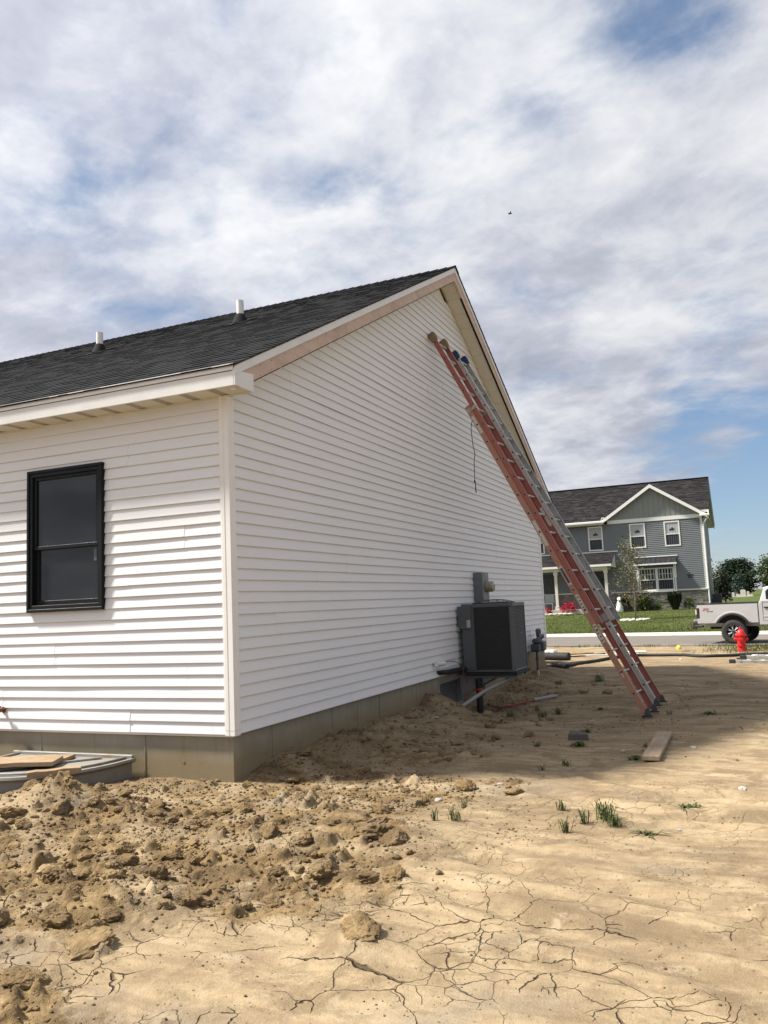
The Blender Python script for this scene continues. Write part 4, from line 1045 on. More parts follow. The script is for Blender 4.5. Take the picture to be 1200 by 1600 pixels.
# conduit lying in the trench, drain stub, hose
za = gz(.36, 5.15)
q = MB(); q.tube([(.30, 5.02, za + .03), (.52, 5.6, -.25), (.80, 6.35, -.10), (.86, 6.52, -.085)], .028, 10); tag(q.build('grey_conduit', M['greypvc'], smooth=40), 'grey plastic conduit sloping up from the trench to the underside of the condenser', 'conduit')
dp = thing('drain_stub', 'upright black drain pipe with a red band standing below the condenser', 'pipe', (.30, 6.05, -.62))
q = MB(); q.tube([(0, 0, 0), (0, 0, .50)], .050, 14); q.build('pipe', M['rubber'], dp, smooth=40)
q = MB(); q.lathe([(.052, .33), (.053, .345), (.052, .36)], 14); q.build('band', M['hyd'], dp)
q = MB(); b0 = (.62, 6.35); q.tube([(.42, 6.30, gz(.42, 6.3) + .10), (.50, 6.33, gz(.5, 6.33) + .05), (.66, 6.5, gz(.66, 6.5) + .03), (.82, 6.75, gz(.82, 6.75) + .03), (.93, 6.95, gz(.93, 6.95) + .05)], .011, 8)
q.tube([(.40, 6.25, gz(.40, 6.25) + .12), (.52, 6.28, gz(.52, 6.28) + .06), (.70, 6.45, gz(.70, 6.45) + .05), (.93, 6.97, gz(.93, 6.97) + .06)], .009, 8)
tag(q.build('red_tubing', M['redpipe'], smooth=60), 'two thin red tubes lying in the dirt beneath the condenser', 'tubing')
q = MB(); q.tube([(.90, 6.92, gz(.9, 6.92) + .05), (1.18, 7.30, gz(1.18, 7.3) + .05)], .030, 12); tag(q.build('pipe_end', M['greypvc'], smooth=40), 'short grey pipe end sticking out of the dirt at the end of the red tubes', 'pipe')

# ------------------------------------------------------------------ window well, lumber and tap by the eave wall
ww = thing('window_well', 'grey plastic window well with a rim half buried against the foundation', 'window well', (-1.77, -0.02, -0.22))
q = MB(); n_ = 26; rings = []
for (k, z_) in ((1.0, 0.0), (1.055, 0.0), (1.06, -.02), (1.03, -.035), (.985, -.05), (.985, -.6)):
    rings.append([(.70 * k * math.cos(math.pi * i / n_), -.96 * k * abs(math.sin(math.pi * i / n_)) ** .82 + (0.0), z_) for i in range(n_ + 1)])
for rg in rings: q.v += rg
m_ = n_ + 1
q.f = [(a * m_ + i, a * m_ + i + 1, (a + 1) * m_ + i + 1, (a + 1) * m_ + i) for a in range(5) for i in range(n_)]; q.c = [None] * len(q.f)
q.build('well_wall', M['welplastic'], ww, smooth=50)
q = MB()
cov = [(.66 * math.cos(math.pi * i / n_), -.91 * abs(math.sin(math.pi * i / n_)) ** .82) for i in range(n_ + 1)]
q.prism(list(reversed(cov)), lambda a, b: (a, b, -.012), lambda a, b: (a, b, -.004)); q.build('cover_sheet', M['welplastic'], ww)
q = MB(); q.box(-.72, .72, -.035, .0, -.01, .028); q.build('back_flange', M['welplastic'], ww, bevel=.006)
q = MB(); q.tube([(.64 * math.cos(math.pi * i / n_), -.88 * abs(math.sin(math.pi * i / n_)) ** .82, .004) for i in range(n_ + 1)], .012, 8); q.build('inner_ridge', M['welplastic'], ww, smooth=60)
q = MB(); q.obox((.12, -.45, .006), (.30, .36, .0), (-.012, .010, 0), (0, 0, .008)); q.build('cover_rib', M['welplastic'], ww)
def lumber(name, label, a, b, wd, th, cat='board', grp=None, mt='board', tilt=0.0):
    a, b = Vector(a), Vector(b); c = (a + b) / 2; d = (b - a); l = d.length / 2; d.normalize()
    s = d.cross(Vector((0, 0, 1))).normalized(); s = (s * math.cos(tilt) + Vector((0, 0, 1)) * math.sin(tilt)); u = s.cross(d)
    g = MB(); n = 6
    for i in range(n + 1):
        t = -l + 2 * l * i / n; e = 0.004 * math.sin(i * 1.9)
        P = d * t + u * e
        g.v += [tuple(P - s * wd / 2 - u * th / 2), tuple(P + s * wd / 2 - u * th / 2), tuple(P + s * wd / 2 + u * th / 2), tuple(P - s * wd / 2 + u * th / 2)]
    g.f = [(3, 2, 1, 0), tuple(4 * n + k for k in range(4))] + [(4 * i + k, 4 * i + (k + 1) % 4, 4 * i + 4 + (k + 1) % 4, 4 * i + 4 + k) for i in range(n) for k in range(4)]; g.c = [None] * len(g.f)
    o = g.build(name, M[mt], bevel=.003); o.location = c
    return tag(o, label, cat, grp)
lumber('lumber_board', 'wide muddy board lying across the grey window well', (-2.35, -.92, -.165), (-1.50, -.47, -.175), .285, .038)
lumber('lumber_offcut', 'short lumber offcut lying on the rim of the grey window well', (-1.32, -.98, -.185), (-1.02, -.70, -.18), .09, .038)
lumber('lumber_board', 'muddy board under the wide board on the window well', (-2.55, -.62, -.198), (-1.62, -.20, -.20), .24, .03, tilt=.03)
# hose tap
sg = thing('hose_tap', 'brown copper hose tap sticking out of the siding low on the eave wall', 'tap', (-2.66, 0.0, .185))
q = MB(); q.tube([(0, .02, 0), (0, -.06, 0)], .016, 10); q.lathe([(.03, -.02), (.03, -.012)], 12, (0, 0, 0), 'Y'); q.tube([(0, -.05, .0), (.01, -.09, -.005), (.02, -.115, -.03), (.022, -.12, -.055)], [.018, .02, .016, .018], 10); q.build('spout', M['copper'], sg, smooth=50)
q = MB(); q.tube([(0, -.06, 0), (.012, -.09, .035)], .008, 8); q.lathe([(.03, 0), (.034, .006), (.03, .012)], 12, (.012, -.092, .03)); q.build('handle', M['copper'], sg, smooth=50)

# ------------------------------------------------------------------ foliage
def foliage_mat(name, a, b_, c_=None):
    m, n, b = mat(name)
    at = n.node('ShaderNodeAttribute', attribute_name='tint').outputs['Color']
    p = n.node('ShaderNodeNewGeometry').outputs['Position']
    c = n.mix(n.smooth(n.noise(p, 2.3, 4, 0.6), 0.3, 0.7), a, b_)
    if c_ is not None: c = n.mix(n.smooth(n.noise(p, 5.0, 3, 0.6), 0.5, 0.7), c, c_)
    c = n.mix(1.0, c, at, 'MULTIPLY')
    n.put(b.inputs['Base Color'], c); b.inputs['Roughness'].default_value = 0.7; b.inputs['Specular IOR Level'].default_value = 0.25
    return m
M['pine'] = foliage_mat('dark_pine_needles', (0.010, 0.022, 0.009), (0.026, 0.045, 0.016))
M['spruce'] = foliage_mat('blue_spruce_needles', (0.030, 0.052, 0.042), (0.055, 0.08, 0.065))
M['decid'] = foliage_mat('mid_green_leaves', (0.03, 0.05, 0.014), (0.075, 0.10, 0.03))
M['autumn'] = foliage_mat('yellowing_leaves', (0.070, 0.085, 0.018), (0.135, 0.125, 0.028), (0.20, 0.13, 0.028))
M['box'] = foliage_mat('boxwood_leaves', (0.035, 0.065, 0.012), (0.075, 0.115, 0.022))
M['yew'] = foliage_mat('dark_shrub_leaves', (0.010, 0.020, 0.008), (0.028, 0.045, 0.016))
M['ograss'] = foliage_mat('ornamental_grass', (0.035, 0.055, 0.018), (0.085, 0.10, 0.035))
M['redfl'] = foliage_mat('crimson_petals', (0.30, 0.008, 0.028), (0.46, 0.018, 0.06))
M['bark'] = plain('bark', (0.10, 0.075, 0.055), 0.9, var=0.35, scale=12, bump=0.01)
M['palebark'] = plain('pale_young_bark', (0.22, 0.185, 0.15), 0.85, var=0.2, scale=14)
def clumps(mb, centres, n, spread, size, q, flat=1.0):
    for cx, cy, cz, k in centres:
        for _ in range(n):
            x, y, z = cx + q.gauss(0, spread), cy + q.gauss(0, spread), cz + q.gauss(0, spread * flat)
            a, b, s = q.uniform(0, 6.28), q.uniform(-1.0, 1.0), size * q.uniform(0.6, 1.4)
            u = Vector((math.cos(a), math.sin(a), b * .6)).normalized(); v = u.orthogonal().normalized(); v = (Matrix.Rotation(q.uniform(0, 6.28), 3, u) @ v)
            t = k * q.uniform(0.75, 1.25); p = Vector((x, y, z))
            mb.add([p - u * s * .5, p + v * s * .32, p + u * s * .5, p - v * s * .32], [(0, 1, 2, 3)], (t, t, t))
def shrub(name, label, x, y, z, rx, rz, mt, n=60, per=14, size=.07, seed=1, grp=None, cat='shrub'):
    q = random.Random(seed); t = thing(name, label, cat, (x, y, z), group=grp); g = MB(); C_ = []
    for _ in range(n):
        a, e, r = q.uniform(0, 6.28), math.asin(q.uniform(-.5, 1)), (0.45 + .55 * q.random() ** .4) * q.uniform(.88, 1.08)
        C_.append((rx * r * math.cos(a) * math.cos(e), rx * r * math.sin(a) * math.cos(e), rz * (0.42 + .55 * r * math.sin(e)), q.uniform(.7, 1.25)))
    clumps(g, C_, per, rx * .13, size, q); g.build('foliage', M[mt], t, fix=False)
    g = MB()
    for k in range(5): a = k * 1.3; g.tube([(0, 0, -.05), (rx * .3 * math.cos(a), rx * .3 * math.sin(a), rz * .5)], [.025, .01], 5)
    g.build('stem', M['bark'], t)
    return t
def tree(name, label, x, y, z, h, r, mt, kind, seed, n=150, per=16, size=.35, bark='bark', grp=None, trunk=.14):
    q = random.Random(seed); t = thing(name, label, 'tree', (x, y, z), group=grp); g = MB(); C_ = []; lb_ = MB()
    lb_.tube([(0, 0, -.2), (.02 * h, 0, h * .3), (0, .01 * h, h * .65), (0.01 * h, 0, h * .95)], [trunk, trunk * .75, trunk * .45, trunk * .1], 8)
    for k in range(n):
        u = q.random()
        if kind == 'cone': hh = .06 + .93 * u ** 1.25; rad = r * (1 - hh) ** .8 * q.uniform(.55, 1.05)
        elif kind == 'spread': hh = (int(u * 9) + q.gauss(.5, .16)) / 9 * .92 + .06; rad = r * math.sin(math.pi * min(1, max(.02, hh * .80 + .14))) ** .7 * q.uniform(.25, 1.12) * (1.0 + .16 * math.sin(k * 2.4))
        elif kind == 'upright': hh = .22 + .78 * u; rad = r * math.sin(math.pi * min(1, (1 - hh) * .85 + .06)) * q.uniform(.1, 1.05)
        else: hh = .25 + .74 * u; rad = r * math.sin(math.pi * min(1, (hh - .15) / .9)) ** .6 * q.uniform(.3, 1.05)
        a = q.uniform(0, 6.28); p = (rad * math.cos(a), rad * math.sin(a), hh * h + (rad * .12 if kind == 'spread' else 0))
        C_.append((*p, q.uniform(.65, 1.35)))
        if k % 3 == 0: lb_.tube([(0, 0, max(.1, hh - .1) * h * .92), (p[0] * .5, p[1] * .5, (hh - .03) * h), p], [trunk * .22, trunk * .12, trunk * .04], 5)
    clumps(g, C_, per, size * (1.0 if kind != 'upright' else 1.3), size * (.8 if kind != 'upright' else .55), q, .55 if kind in ('cone', 'spread') else 1)
    lb_.build('trunk', M[bark], t, smooth=True); g.build('crown', M[mt], t, fix=False)
    return t

# ------------------------------------------------------------------ the grey house across the street
GY = 47.5; GB = 0.02
gh = thing('grey_house', 'two storey grey sided house across the street with a white trimmed front gable and porch', 'house', (0, GY, GB))
def P_(x, y, z): return (x, y - GY, z - GB)
M['greysiding'] = plain('grey_vinyl', (0.135, 0.150, 0.158), 0.5, var=0.07, scale=1.5)
M['greyboard'] = plain('grey_board_batten', (0.215, 0.225, 0.222), 0.55, var=0.06, scale=1.5)
M['whitetrim'] = plain('house_white_trim', (0.70, 0.70, 0.68), 0.45, var=0.04)
M['cream'] = plain('cream_post', (0.60, 0.58, 0.50), 0.5, var=0.05)
M['darkdoor'] = plain('charcoal_door', (0.030, 0.034, 0.036), 0.45, var=0.1)
M['darkmetal'] = plain('dark_standing_seam', (0.022, 0.023, 0.028), 0.45, 0.2, var=0.15)
M['curtain'] = plain('pale_curtain', (0.36, 0.37, 0.38), 0.8, var=0.1)
M['darkcurtain'] = plain('shaded_curtain', (0.055, 0.06, 0.065), 0.8)
M['farglass'] = glass('far_window_glass', (0.018, 0.022, 0.026), 0.06)
def lap(x0, x1, z0, z1, y, holes, ex=0.1143, n=(0, -1)):
    """sawtooth siding on the front wall, cut round openings"""
    g = MB(); z = z0
    while z < z1 - .01:
        e = min(z + ex, z1); segs = [(x0, x1)]
        for hx0, hx1, hz0, hz1 in holes:
            if z < hz1 - .02 and e > hz0 + .02:
                segs = [s for a, b in segs for s in ((a, min(b, hx0)), (max(a, hx1), b)) if s[1] - s[0] > .02]
        for a, b in segs:
            g.add([P_(a, y, z), P_(b, y, z), P_(b, y - .030, z), P_(a, y - .030, z), P_(b, y - .003, e), P_(a, y - .003, e)], [(0, 1, 2, 3), (3, 2, 4, 5)])
        z = e
    return g
FW = [(-8.62, -7.72, 3.88, 5.42), (-4.87, -3.96, 3.88, 5.42), (-2.31, -1.36, 3.88, 5.42), (-.24, .68, 3.88, 5.42)]
BAY = (-1.93, .13, 1.20, 2.60)
DOOR = (-4.98, -3.86, .27, 2.68)
g = lap(-12, 1.94, 1.22, 5.5, GY, FW + [BAY, (-8.1, -7.2, .27, 2.5), DOOR]); tag(g.build('siding', M['greysiding'], gh, fix=False), kind='stuff')
g = MB(); g.box(-12, 1.97, .01, 9.0, -.4, 5.52); g.add([P_(1.97, GY + .01, 5.5), P_(1.97, GY + 9.5, 5.5), P_(1.97, GY + 4.75, 8.2), P_(1.8, GY + .01, 5.5), P_(1.8, GY + 9.5, 5.5), P_(1.8, GY + 4.75, 8.2)], [(0, 1, 2), (5, 4, 3), (0, 2, 5, 3), (1, 4, 5, 2)])
g.build('wall', M['greysiding'], gh)
g = MB(); z = 1.2
z = 0.3
while z < 5.5:
    g.add([P_(1.985, GY + .05, z), P_(1.985, GY + 9.0, z), P_(1.975, GY + 9.0, z + .114), P_(1.975, GY + .05, z + .114), P_(1.97, GY + .05, z), P_(1.97, GY + 9, z)], [(0, 1, 2, 3), (4, 5, 1, 0)]); z += .1143
tag(g.build('side_siding', M['greysiding'], gh, fix=False), kind='stuff')
g = MB(); g.box(1.87, 2.0, -.022, .10, 1.17, 5.5); g.build('corner_trim', M['whitetrim'], gh); g = MB(); g.box(1.86, 2.01, 8.9, 9.03, .0, 5.5); g.build('corner_trim', M['whitetrim'], gh)
# stone wainscot, laid in uneven courses
g = MB(); q = random.Random(9); z = GB - .3
while z < 1.12:
    hh = q.choice((.09, .12, .15)); x = -12.0
    while x < 2.0:
        l = q.uniform(.18, .55); k = q.uniform(.65, 1.25); xe = min(x + l, 2.0)
        if not (DOOR[0] - .05 < (x + xe) / 2 < DOOR[1] + .05):
            g.box(x + .006, xe - .006, -.035 - q.uniform(0, .03), -.005, z + .006 - GB, min(z + hh, 1.15) - .006 - GB, (k, k * q.uniform(.94, 1.02), k * q.uniform(.86, 1.0)))
        x = xe
    z += hh
m_, n_m, b_m = mat('ledge_stone'); at_ = n_m.node('ShaderNodeAttribute', attribute_name='tint').outputs['Color']
co_ = n_m.node('ShaderNodeTexCoord').outputs['Object']
n_m.put(b_m.inputs['Base Color'], n_m.mix(1.0, n_m.mix(n_m.noise(co_, 9, 5, .6), (.135, .128, .118), (.26, .248, .228)), at_, 'MULTIPLY')); b_m.inputs['Roughness'].default_value = .9
M['ledgestone'] = m_
tag(g.build('stone_wainscot', M['ledgestone'], gh, fix=False), kind='stuff')
g = MB(); g.box(-3.7, 2.05, -.10, .0, 1.13, 1.20); g.box(-12, DOOR[0] - .05, -.10, .0, 1.18, 1.25); g.build('stone_ledge', M['cream'], gh)
g = MB(); g.box(-3.62, 2.02, -.055, -.0, 5.49, 5.72); g.build('frieze_board', M['whitetrim'], gh)
# board and batten gable
GX, GH_ = -.86, 7.55
g = MB(); pr_ = [(-3.75, 5.70), (2.05, 5.70), (GX, GH_ + .05)]
g.prism(pr_, lambda a, b: P_(a, GY - .02, b), lambda a, b: P_(a, GY + .02, b)); gw_ = g.build('gable_panel', M['greyboard'], gh)
x = -3.5; bm_ = None
while x < 1.9:
    zt_ = 5.72 + (GH_ - 5.72) * (1 - abs(x - GX) / 2.95) - .04
    if zt_ > 5.8:
        g = MB(); g.box(x - .022, x + .022, -.042, -.02, 5.72 - GB, zt_ - GB); g.build('batten', M['greyboard'], gw_)
    x += .305
# windows with sashes, rails and curtains
def far_window(x0, x1, z0, z1, grid=False, parent=gh, mul=False):
    g = MB(); fw_ = .075
    for a0, a1, b0, b1 in ((x0, x1, z1 - fw_, z1), (x0, x1, z0, z0 + fw_), (x0, x0 + fw_, z0 + fw_, z1 - fw_), (x1 - fw_, x1, z0 + fw_, z1 - fw_)): g.box(a0, a1, -.05, .015, b0 - GB, b1 - GB)
    zc = (z0 + z1) / 2 - .03; g.box(x0 + fw_, x1 - fw_, -.035, .012, zc - .025 - GB, zc + .03 - GB)
    wv = g.build('window', M['whitetrim'], parent)
    g = MB(); g.box(x0 + fw_, x1 - fw_, -.012, -.006, zc + .03 - GB, z1 - fw_ - GB); g.build('pane', M['curtain'] if not grid else M['farglass'], wv)
    g = MB(); g.box(x0 + fw_, x1 - fw_, -.006, .0, z0 + fw_ - GB, zc - .025 - GB); g.build('pane', M['farglass'], wv)
    g = MB(); k = 4 if not mul else 3
    for i in range(k + 1):      # gathered curtain folds
        cx = x0 + fw_ + (x1 - x0 - 2 * fw_) * (i + .5) / (k + 1)
        g.box(cx - .035, cx + .03, -.018, -.012, zc + .05 - GB, z1 - fw_ - .02 - GB); 
    g.build('curtain', M['curtain'], wv)
    g = MB()
    for i in range(k + 2):
        cx = x0 + fw_ + (x1 - x0 - 2 * fw_) * (i + .5) / (k + 2); g.box(cx - .03, cx + .02, -.011, -.006, z0 + fw_ - GB, zc - .03 - GB)
    g.build('curtain', M['darkcurtain'], wv)
    if grid:
        g = MB()
        for zz0, zz1 in ((zc + .03, z1 - fw_),):
            for i in (1, 2): cx = x0 + fw_ + (x1 - x0 - 2 * fw_) * i / 3; g.box(cx - .011, cx + .011, -.026, -.018, zz0 - GB, zz1 - GB)
            zm_ = (zz0 + zz1) / 2; g.box(x0 + fw_, x1 - fw_, -.030, -.0262, zm_ - .011 - GB, zm_ + .011 - GB)
        g.build('muntin', M['whitetrim'], wv)
    else:
        g = MB(); g.box((x0 + x1) / 2 - .15, (x0 + x1) / 2 + .15, -.022, -.0185, zc + .22 - GB, zc + .34 - GB); g.lathe([(.06, -.022), (.06, -.019)], 8, ((x0 + x1) / 2 + .02, 0, zc + .36 - GB), 'Y'); g.build('window_ornament', M['darkdoor'], wv)
    return wv
for wdw in FW: far_window(*wdw)

xm = (BAY[0] + BAY[1]) / 2
far_window(BAY[0], xm + .02, BAY[2], BAY[3], True); far_window(xm + .021, BAY[1], BAY[2], BAY[3], True)
g = MB(); g.box(BAY[0] - .06, BAY[1] + .10, -.12, -.0, BAY[2] - .09 - GB, BAY[2] - .005 - GB)
for x in (BAY[0] - .16, BAY[1] + .002): g.box(x, x + .155, -.10, .0, 1.95 - GB, 2.80 - GB); g.box(x + .03, x + .12, -.09, .0, 1.16 - GB, 1.95 - GB)
g.build('window_surround', M['whitetrim'], gh)
g = MB(); a0, a1 = -2.12, .36
g.prism([(-.55, 2.84), (0, 3.24), (0, 2.84)], lambda y, z: (a0, y, z - GB), lambda y, z: (a1, y, z - GB)); aw = g.build('awning_roof', M['darkmetal'], gh)
for k in range(9):
    x = a0 + .03 + (a1 - a0 - .06) * k / 8; g = MB(); g.hexa([(x - .012, -.56, 2.845 - GB), (x + .012, -.56, 2.845 - GB), (x + .012, -.005, 3.248 - GB), (x - .012, -.005, 3.248 - GB), (x - .012, -.56, 2.87 - GB), (x + .012, -.56, 2.87 - GB), (x + .012, -.005, 3.273 - GB), (x - .012, -.005, 3.273 - GB)]); g.build('seam', M['darkmetal'], aw)
g = MB(); g.box(a0 - .02, a1 + .02, -.60, -.552, 2.77 - GB, 2.86 - GB); g.box(a0 - .02, a1 + .06, -.06, -.0, 3.275 - GB, 3.34 - GB); g.build('awning_trim', M['whitetrim'], gh)
g = MB(); st_ = [(.21 * (1 if k % 2 == 0 else .42) * math.sin(k * math.pi / 5), .21 * (1 if k % 2 == 0 else .42) * math.cos(k * math.pi / 5)) for k in range(10)]
g.prism(list(reversed(st_)), lambda a, b: P_(1.04 + a, GY - .05, 2.02 + b), lambda a, b: P_(1.04 + a, GY - .02, 2.02 + b)); tag(g.build('wall_star', M['darkdoor']), 'dark metal star hanging on the grey siding right of the awning window', 'star').location = (0, GY, GB)
# porch
g = MB(); g.box(-12, -3.35, -1.75, -.06, -.4, .24); g.build('porch_floor', M['kerb'], gh)
for x in (-10.1, -6.80, -3.72):
    g = MB(); g.box(x - .085, x + .085, -1.62, -1.45, .24, 2.62); po = g.build('porch_post', M['cream'], gh); g = MB(); g.box(x - .13, x + .13, -1.665, -1.405, .2405, .46); g.build('post_base', M['cream'], po); g = MB(); g.box(x - .12, x + .12, -1.655, -1.415, 2.40, 2.615); g.build('post_cap', M['cream'], po)
g = MB(); g.box(-12, -3.60, -1.68, -1.40, 2.62, 2.82); g.box(-3.85, -3.60, -1.40, -.02, 2.62, 2.82); g.build('porch_beam', M['cream'], gh)
g = MB(); g.box(-12, -3.30, -1.92, -1.80, 2.80, 2.93); g.box(-3.33, -3.28, -1.80, -.02, 2.74, 2.80); g.build('porch_gutter', M['whitetrim'], gh)
g = MB(); g.prism([(-1.86, 2.90), (-.0, 3.72), (0, 2.82), (-1.86, 2.82)], lambda y, z: (-12, y, z), lambda y, z: (-3.30, y, z)); g.build('porch_deck', M['whitetrim'], gh)
psl = math.hypot(1.86, .82)
g = shingles(-12, -3.27, psl, lambda x, v, o: (x, -1.88 + v * 1.86 / psl - o * .4, 2.91 + v * .82 / psl + o), .145, 12, (.15, .4), .01); tag(g.build('porch_shingles', M['shingle_far'], gh, fix=False), kind='stuff')
g = MB(); g.box(-12, -3.1, -.04, -.0, 3.735, 3.80); g.build('porch_flashing', M['whitetrim'], gh)
g = MB(); g.box(DOOR[0], DOOR[0] + .11, -.05, .0, DOOR[2], DOOR[3]); g.box(DOOR[1] - .11, DOOR[1], -.05, .0, DOOR[2], DOOR[3]); g.box(DOOR[0] + .11, DOOR[1] - .11, -.05, .0, DOOR[3] - .11, DOOR[3]); df = g.build('door_frame', M['whitetrim'], gh)
g = MB(); g.box(DOOR[0] + .11, DOOR[1] - .11, -.03, .0, DOOR[2], DOOR[3] - .11)
for a in (.18, .57): g.box(DOOR[0] + .11 + a - .02, DOOR[0] + .11 + a + .26, -.036, -.03, DOOR[2] + .15, DOOR[2] + 1.0); g.box(DOOR[0] + .11 + a - .02, DOOR[0] + .11 + a + .26, -.036, -.03, DOOR[2] + 1.15, DOOR[3] - .3)
dr = g.build('front_door', M['darkdoor'], gh); g = MB(); g.lathe([(.03, -.09), (.035, -.06), (.02, -.03)], 8, (DOOR[0] + .2, 0, 1.25), 'Y'); g.build('handle', M['galv'], dr)
wr = thing('door_wreath', 'leafy wreath hanging on the charcoal front door', 'wreath', (-4.42, GY - .07, 1.93)); q = random.Random(4); g = MB()
clumps(g, [(.27 * math.cos(k * .314), 0, .27 * math.sin(k * .314), q.uniform(1.2, 2.2)) for k in range(20)], 12, .045, .09, q); g.build('leaves', M['spruce'], wr, fix=False)
g = MB(); g.tube([(.27 * math.cos(k * .314), 0, .27 * math.sin(k * .314)) for k in range(21)], .02, 6); g.build('ring', M['bark'], wr)
g = MB(); g.box(-8.1, -7.2, -.04, .0, .27, 2.5); g.build('dark_wall_panel', M['darkdoor'], gh)  # flat dark panel on the wall under the porch roof
hs = thing('initial_sign', 'black hexagon ring sign with an initial hanging under the porch roof', 'sign', (-7.02, GY - 1.35, 2.02)); g = MB()
g.tube([(.33 * math.cos(k * math.pi / 3), 0, .33 * math.sin(k * math.pi / 3)) for k in range(7)], .025, 6); g.build('ring', M['rubber'], hs)
g = MB(); g.tube([(-.06, 0, -.14), (-.06, 0, .14)], .02, 6); g.tube([(.16 * math.cos(a) + .08, 0, .13 * math.sin(a)) for a in [x * .3 + .8 for x in range(16)]], .02, 6); g.build('letter', M['rubber'], hs)
g = MB(); g.tube([(0, 0, .33), (0, 0, .60)], .008, 5); g.build('hanger', M['rubber'], hs)
# porch chair
pcx = thing('porch_chair', 'pale wooden chair in the shade of the porch', 'chair', (-7.5, GY - .75, .26)); q = MB(); q.box(-.3, .3, -.3, .3, .38, .44); q.build('seat', M['curtain'], pcx)
q = MB(); q.box(-.3, .3, .26, .32, .44, 1.0); q.build('backrest', M['curtain'], pcx)
for a in (-.27, .27):
    for b in (-.27, .27): q = MB(); q.box(a - .03, a + .03, b - .03, b + .03, 0, .38); q.build('leg', M['curtain'], pcx)
# main roof and front gable roof
def mz(y): return 5.66 + .545 * (y - (GY - .5)) if y <= 52.25 else 5.66 + .545 * (52.25 - GY + .5) - .545 * (y - 52.25)
RX = 2.40; rl = (52.25 - GY + .5) * math.hypot(1, .545)
g = MB()
for (ya, yb, xa, xb) in ((GY - .5, GY + .06, -12, -3.95), (GY + .061, 52.25, -12, RX), (52.251, 57.5, -12, RX)):
    g.hexa([P_(xa, ya, mz(ya) - .14), P_(xb, ya, mz(ya) - .14), P_(xb, yb, mz(yb) - .14), P_(xa, yb, mz(yb) - .14), P_(xa, ya, mz(ya)), P_(xb, ya, mz(ya)), P_(xb, yb, mz(yb)), P_(xa, yb, mz(yb))])
g.build('roof_deck', M['whitetrim'], gh)
c5 = 1 / math.hypot(1, .545)
def fzm(x, v, o): return P_(x, GY - .52 + v * c5 - o * .4, 5.66 + (v * c5 - .02) * .545 + o + .004)
vcut = .60 / c5
g = shingles(-12, -3.98, vcut, fzm, .145, 20, (.2, .55), .012, (.5, 1.6)); tag(g.build('eave_shingles', M['shingle_far'], gh, fix=False), kind='stuff')
g = shingles(-12, RX + .03, rl - vcut, lambda x, v, o: fzm(x, v + vcut, o), .145, 21, (.2, .55), .012, (.5, 1.6)); tag(g.build('shingles', M['shingle_far'], gh, fix=False), kind='stuff')
g = shingles(-12, RX + .03, rl, lambda x, v, o: P_(x, 57.5 - v * c5 + o * .4, mz(57.5 - v * c5) + o + .004), .145, 22, (.2, .55), .012, (.5, 1.6)); tag(g.build('shingles', M['shingle_far'], gh, fix=False), kind='stuff')
g = MB(); g.box(-12, RX + .03, 52.25 - GY - .14, 52.25 - GY + .14, mz(52.25) - .055 - GB, mz(52.25) + .04 - GB); g.build('ridge_cap', M['shingle_far'], gh)
TX = 3.20; SG = .665; ZA = 7.78
def gzr(x): return ZA - SG * abs(x - GX)
cg = 1 / math.hypot(1, SG); glen = TX / cg
for s in (-1, 1):
    def fzg(v_, w_, o, s=s):      # v_ along the ridge (into the house), w_ up the slope
        x = GX + s * (TX + .02 - w_ * cg); return P_(x + s * o * .5, GY - .42 + v_, gzr(x) + o + .006)
    g = shingles(0, 3.6, glen, fzg, .145, 31 + s, (.2, .5), .012, (.5, 1.6)); tag(g.build('gable_shingles', M['shingle_far'], gh, fix=False), kind='stuff')
    xa, xb = GX + s * TX, GX + s * .0005
    g = MB(); g.hexa([P_(xa, GY - .42, gzr(xa) - .22), P_(xb, GY - .42, ZA - .22), P_(xb, GY - .37, ZA - .22), P_(xa, GY - .37, gzr(xa) - .22), P_(xa, GY - .42, gzr(xa)), P_(xb, GY - .42, ZA), P_(xb, GY - .37, ZA), P_(xa, GY - .37, gzr(xa))]); g.build('rake_trim', M['whitetrim'], gh)
    g = MB(); g.hexa([P_(xa, GY - .37, gzr(xa) - .10), P_(xb, GY - .37, ZA - .10), P_(xb, GY + 3.2, ZA - .10), P_(xa, GY + 3.2, gzr(xa) - .10), P_(xa, GY - .37, gzr(xa) - .01), P_(xb, GY - .37, ZA - .01), P_(xb, GY + 3.2, ZA - .01), P_(xa, GY + 3.2, gzr(xa) - .01)]); g.build('roof_deck', M['whitetrim'], gh)
def gutter(x0, x1): g = MB(); g.box(x0, x1, -.64, -.51, 5.58 - GB, 5.72 - GB); return g.build('gutter', M['whitetrim'], gh, bevel=.02)
gutter(-12, -3.72); g = MB(); g.box(1.90, 2.46, -.60, -.46, 5.555 - GB, 5.67 - GB); g.build('gutter', M['whitetrim'], gh, bevel=.02)
g = MB(); g.box(-12, -3.8, -.50, -.02, 5.50 - GB, 5.53 - GB); g.build('soffit', M['whitetrim'], gh)
g = MB(); g.tube([(2.36, -.52, 5.55), (2.34, -.46, 5.40), (2.12, -.12, 5.2), (2.06, -.06, 5.05), (2.05, -.05, .3)], .045, 8); g.build('downspout', M['whitetrim'], gh, smooth=40)
for (ya, yb) in ((GY - .5, 52.249), (57.5, 52.251)):
    g = MB(); g.hexa([P_(RX - .03, ya, mz(ya) - .24), P_(RX + .004, ya, mz(ya) - .24), P_(RX + .004, yb, mz(yb) - .24), P_(RX - .03, yb, mz(yb) - .24), P_(RX - .03, ya, mz(ya) - .02), P_(RX + .004, ya, mz(ya) - .02), P_(RX + .004, yb, mz(yb) - .02), P_(RX - .03, yb, mz(yb) - .02)]); g.build('rake_trim', M['whitetrim'], gh)
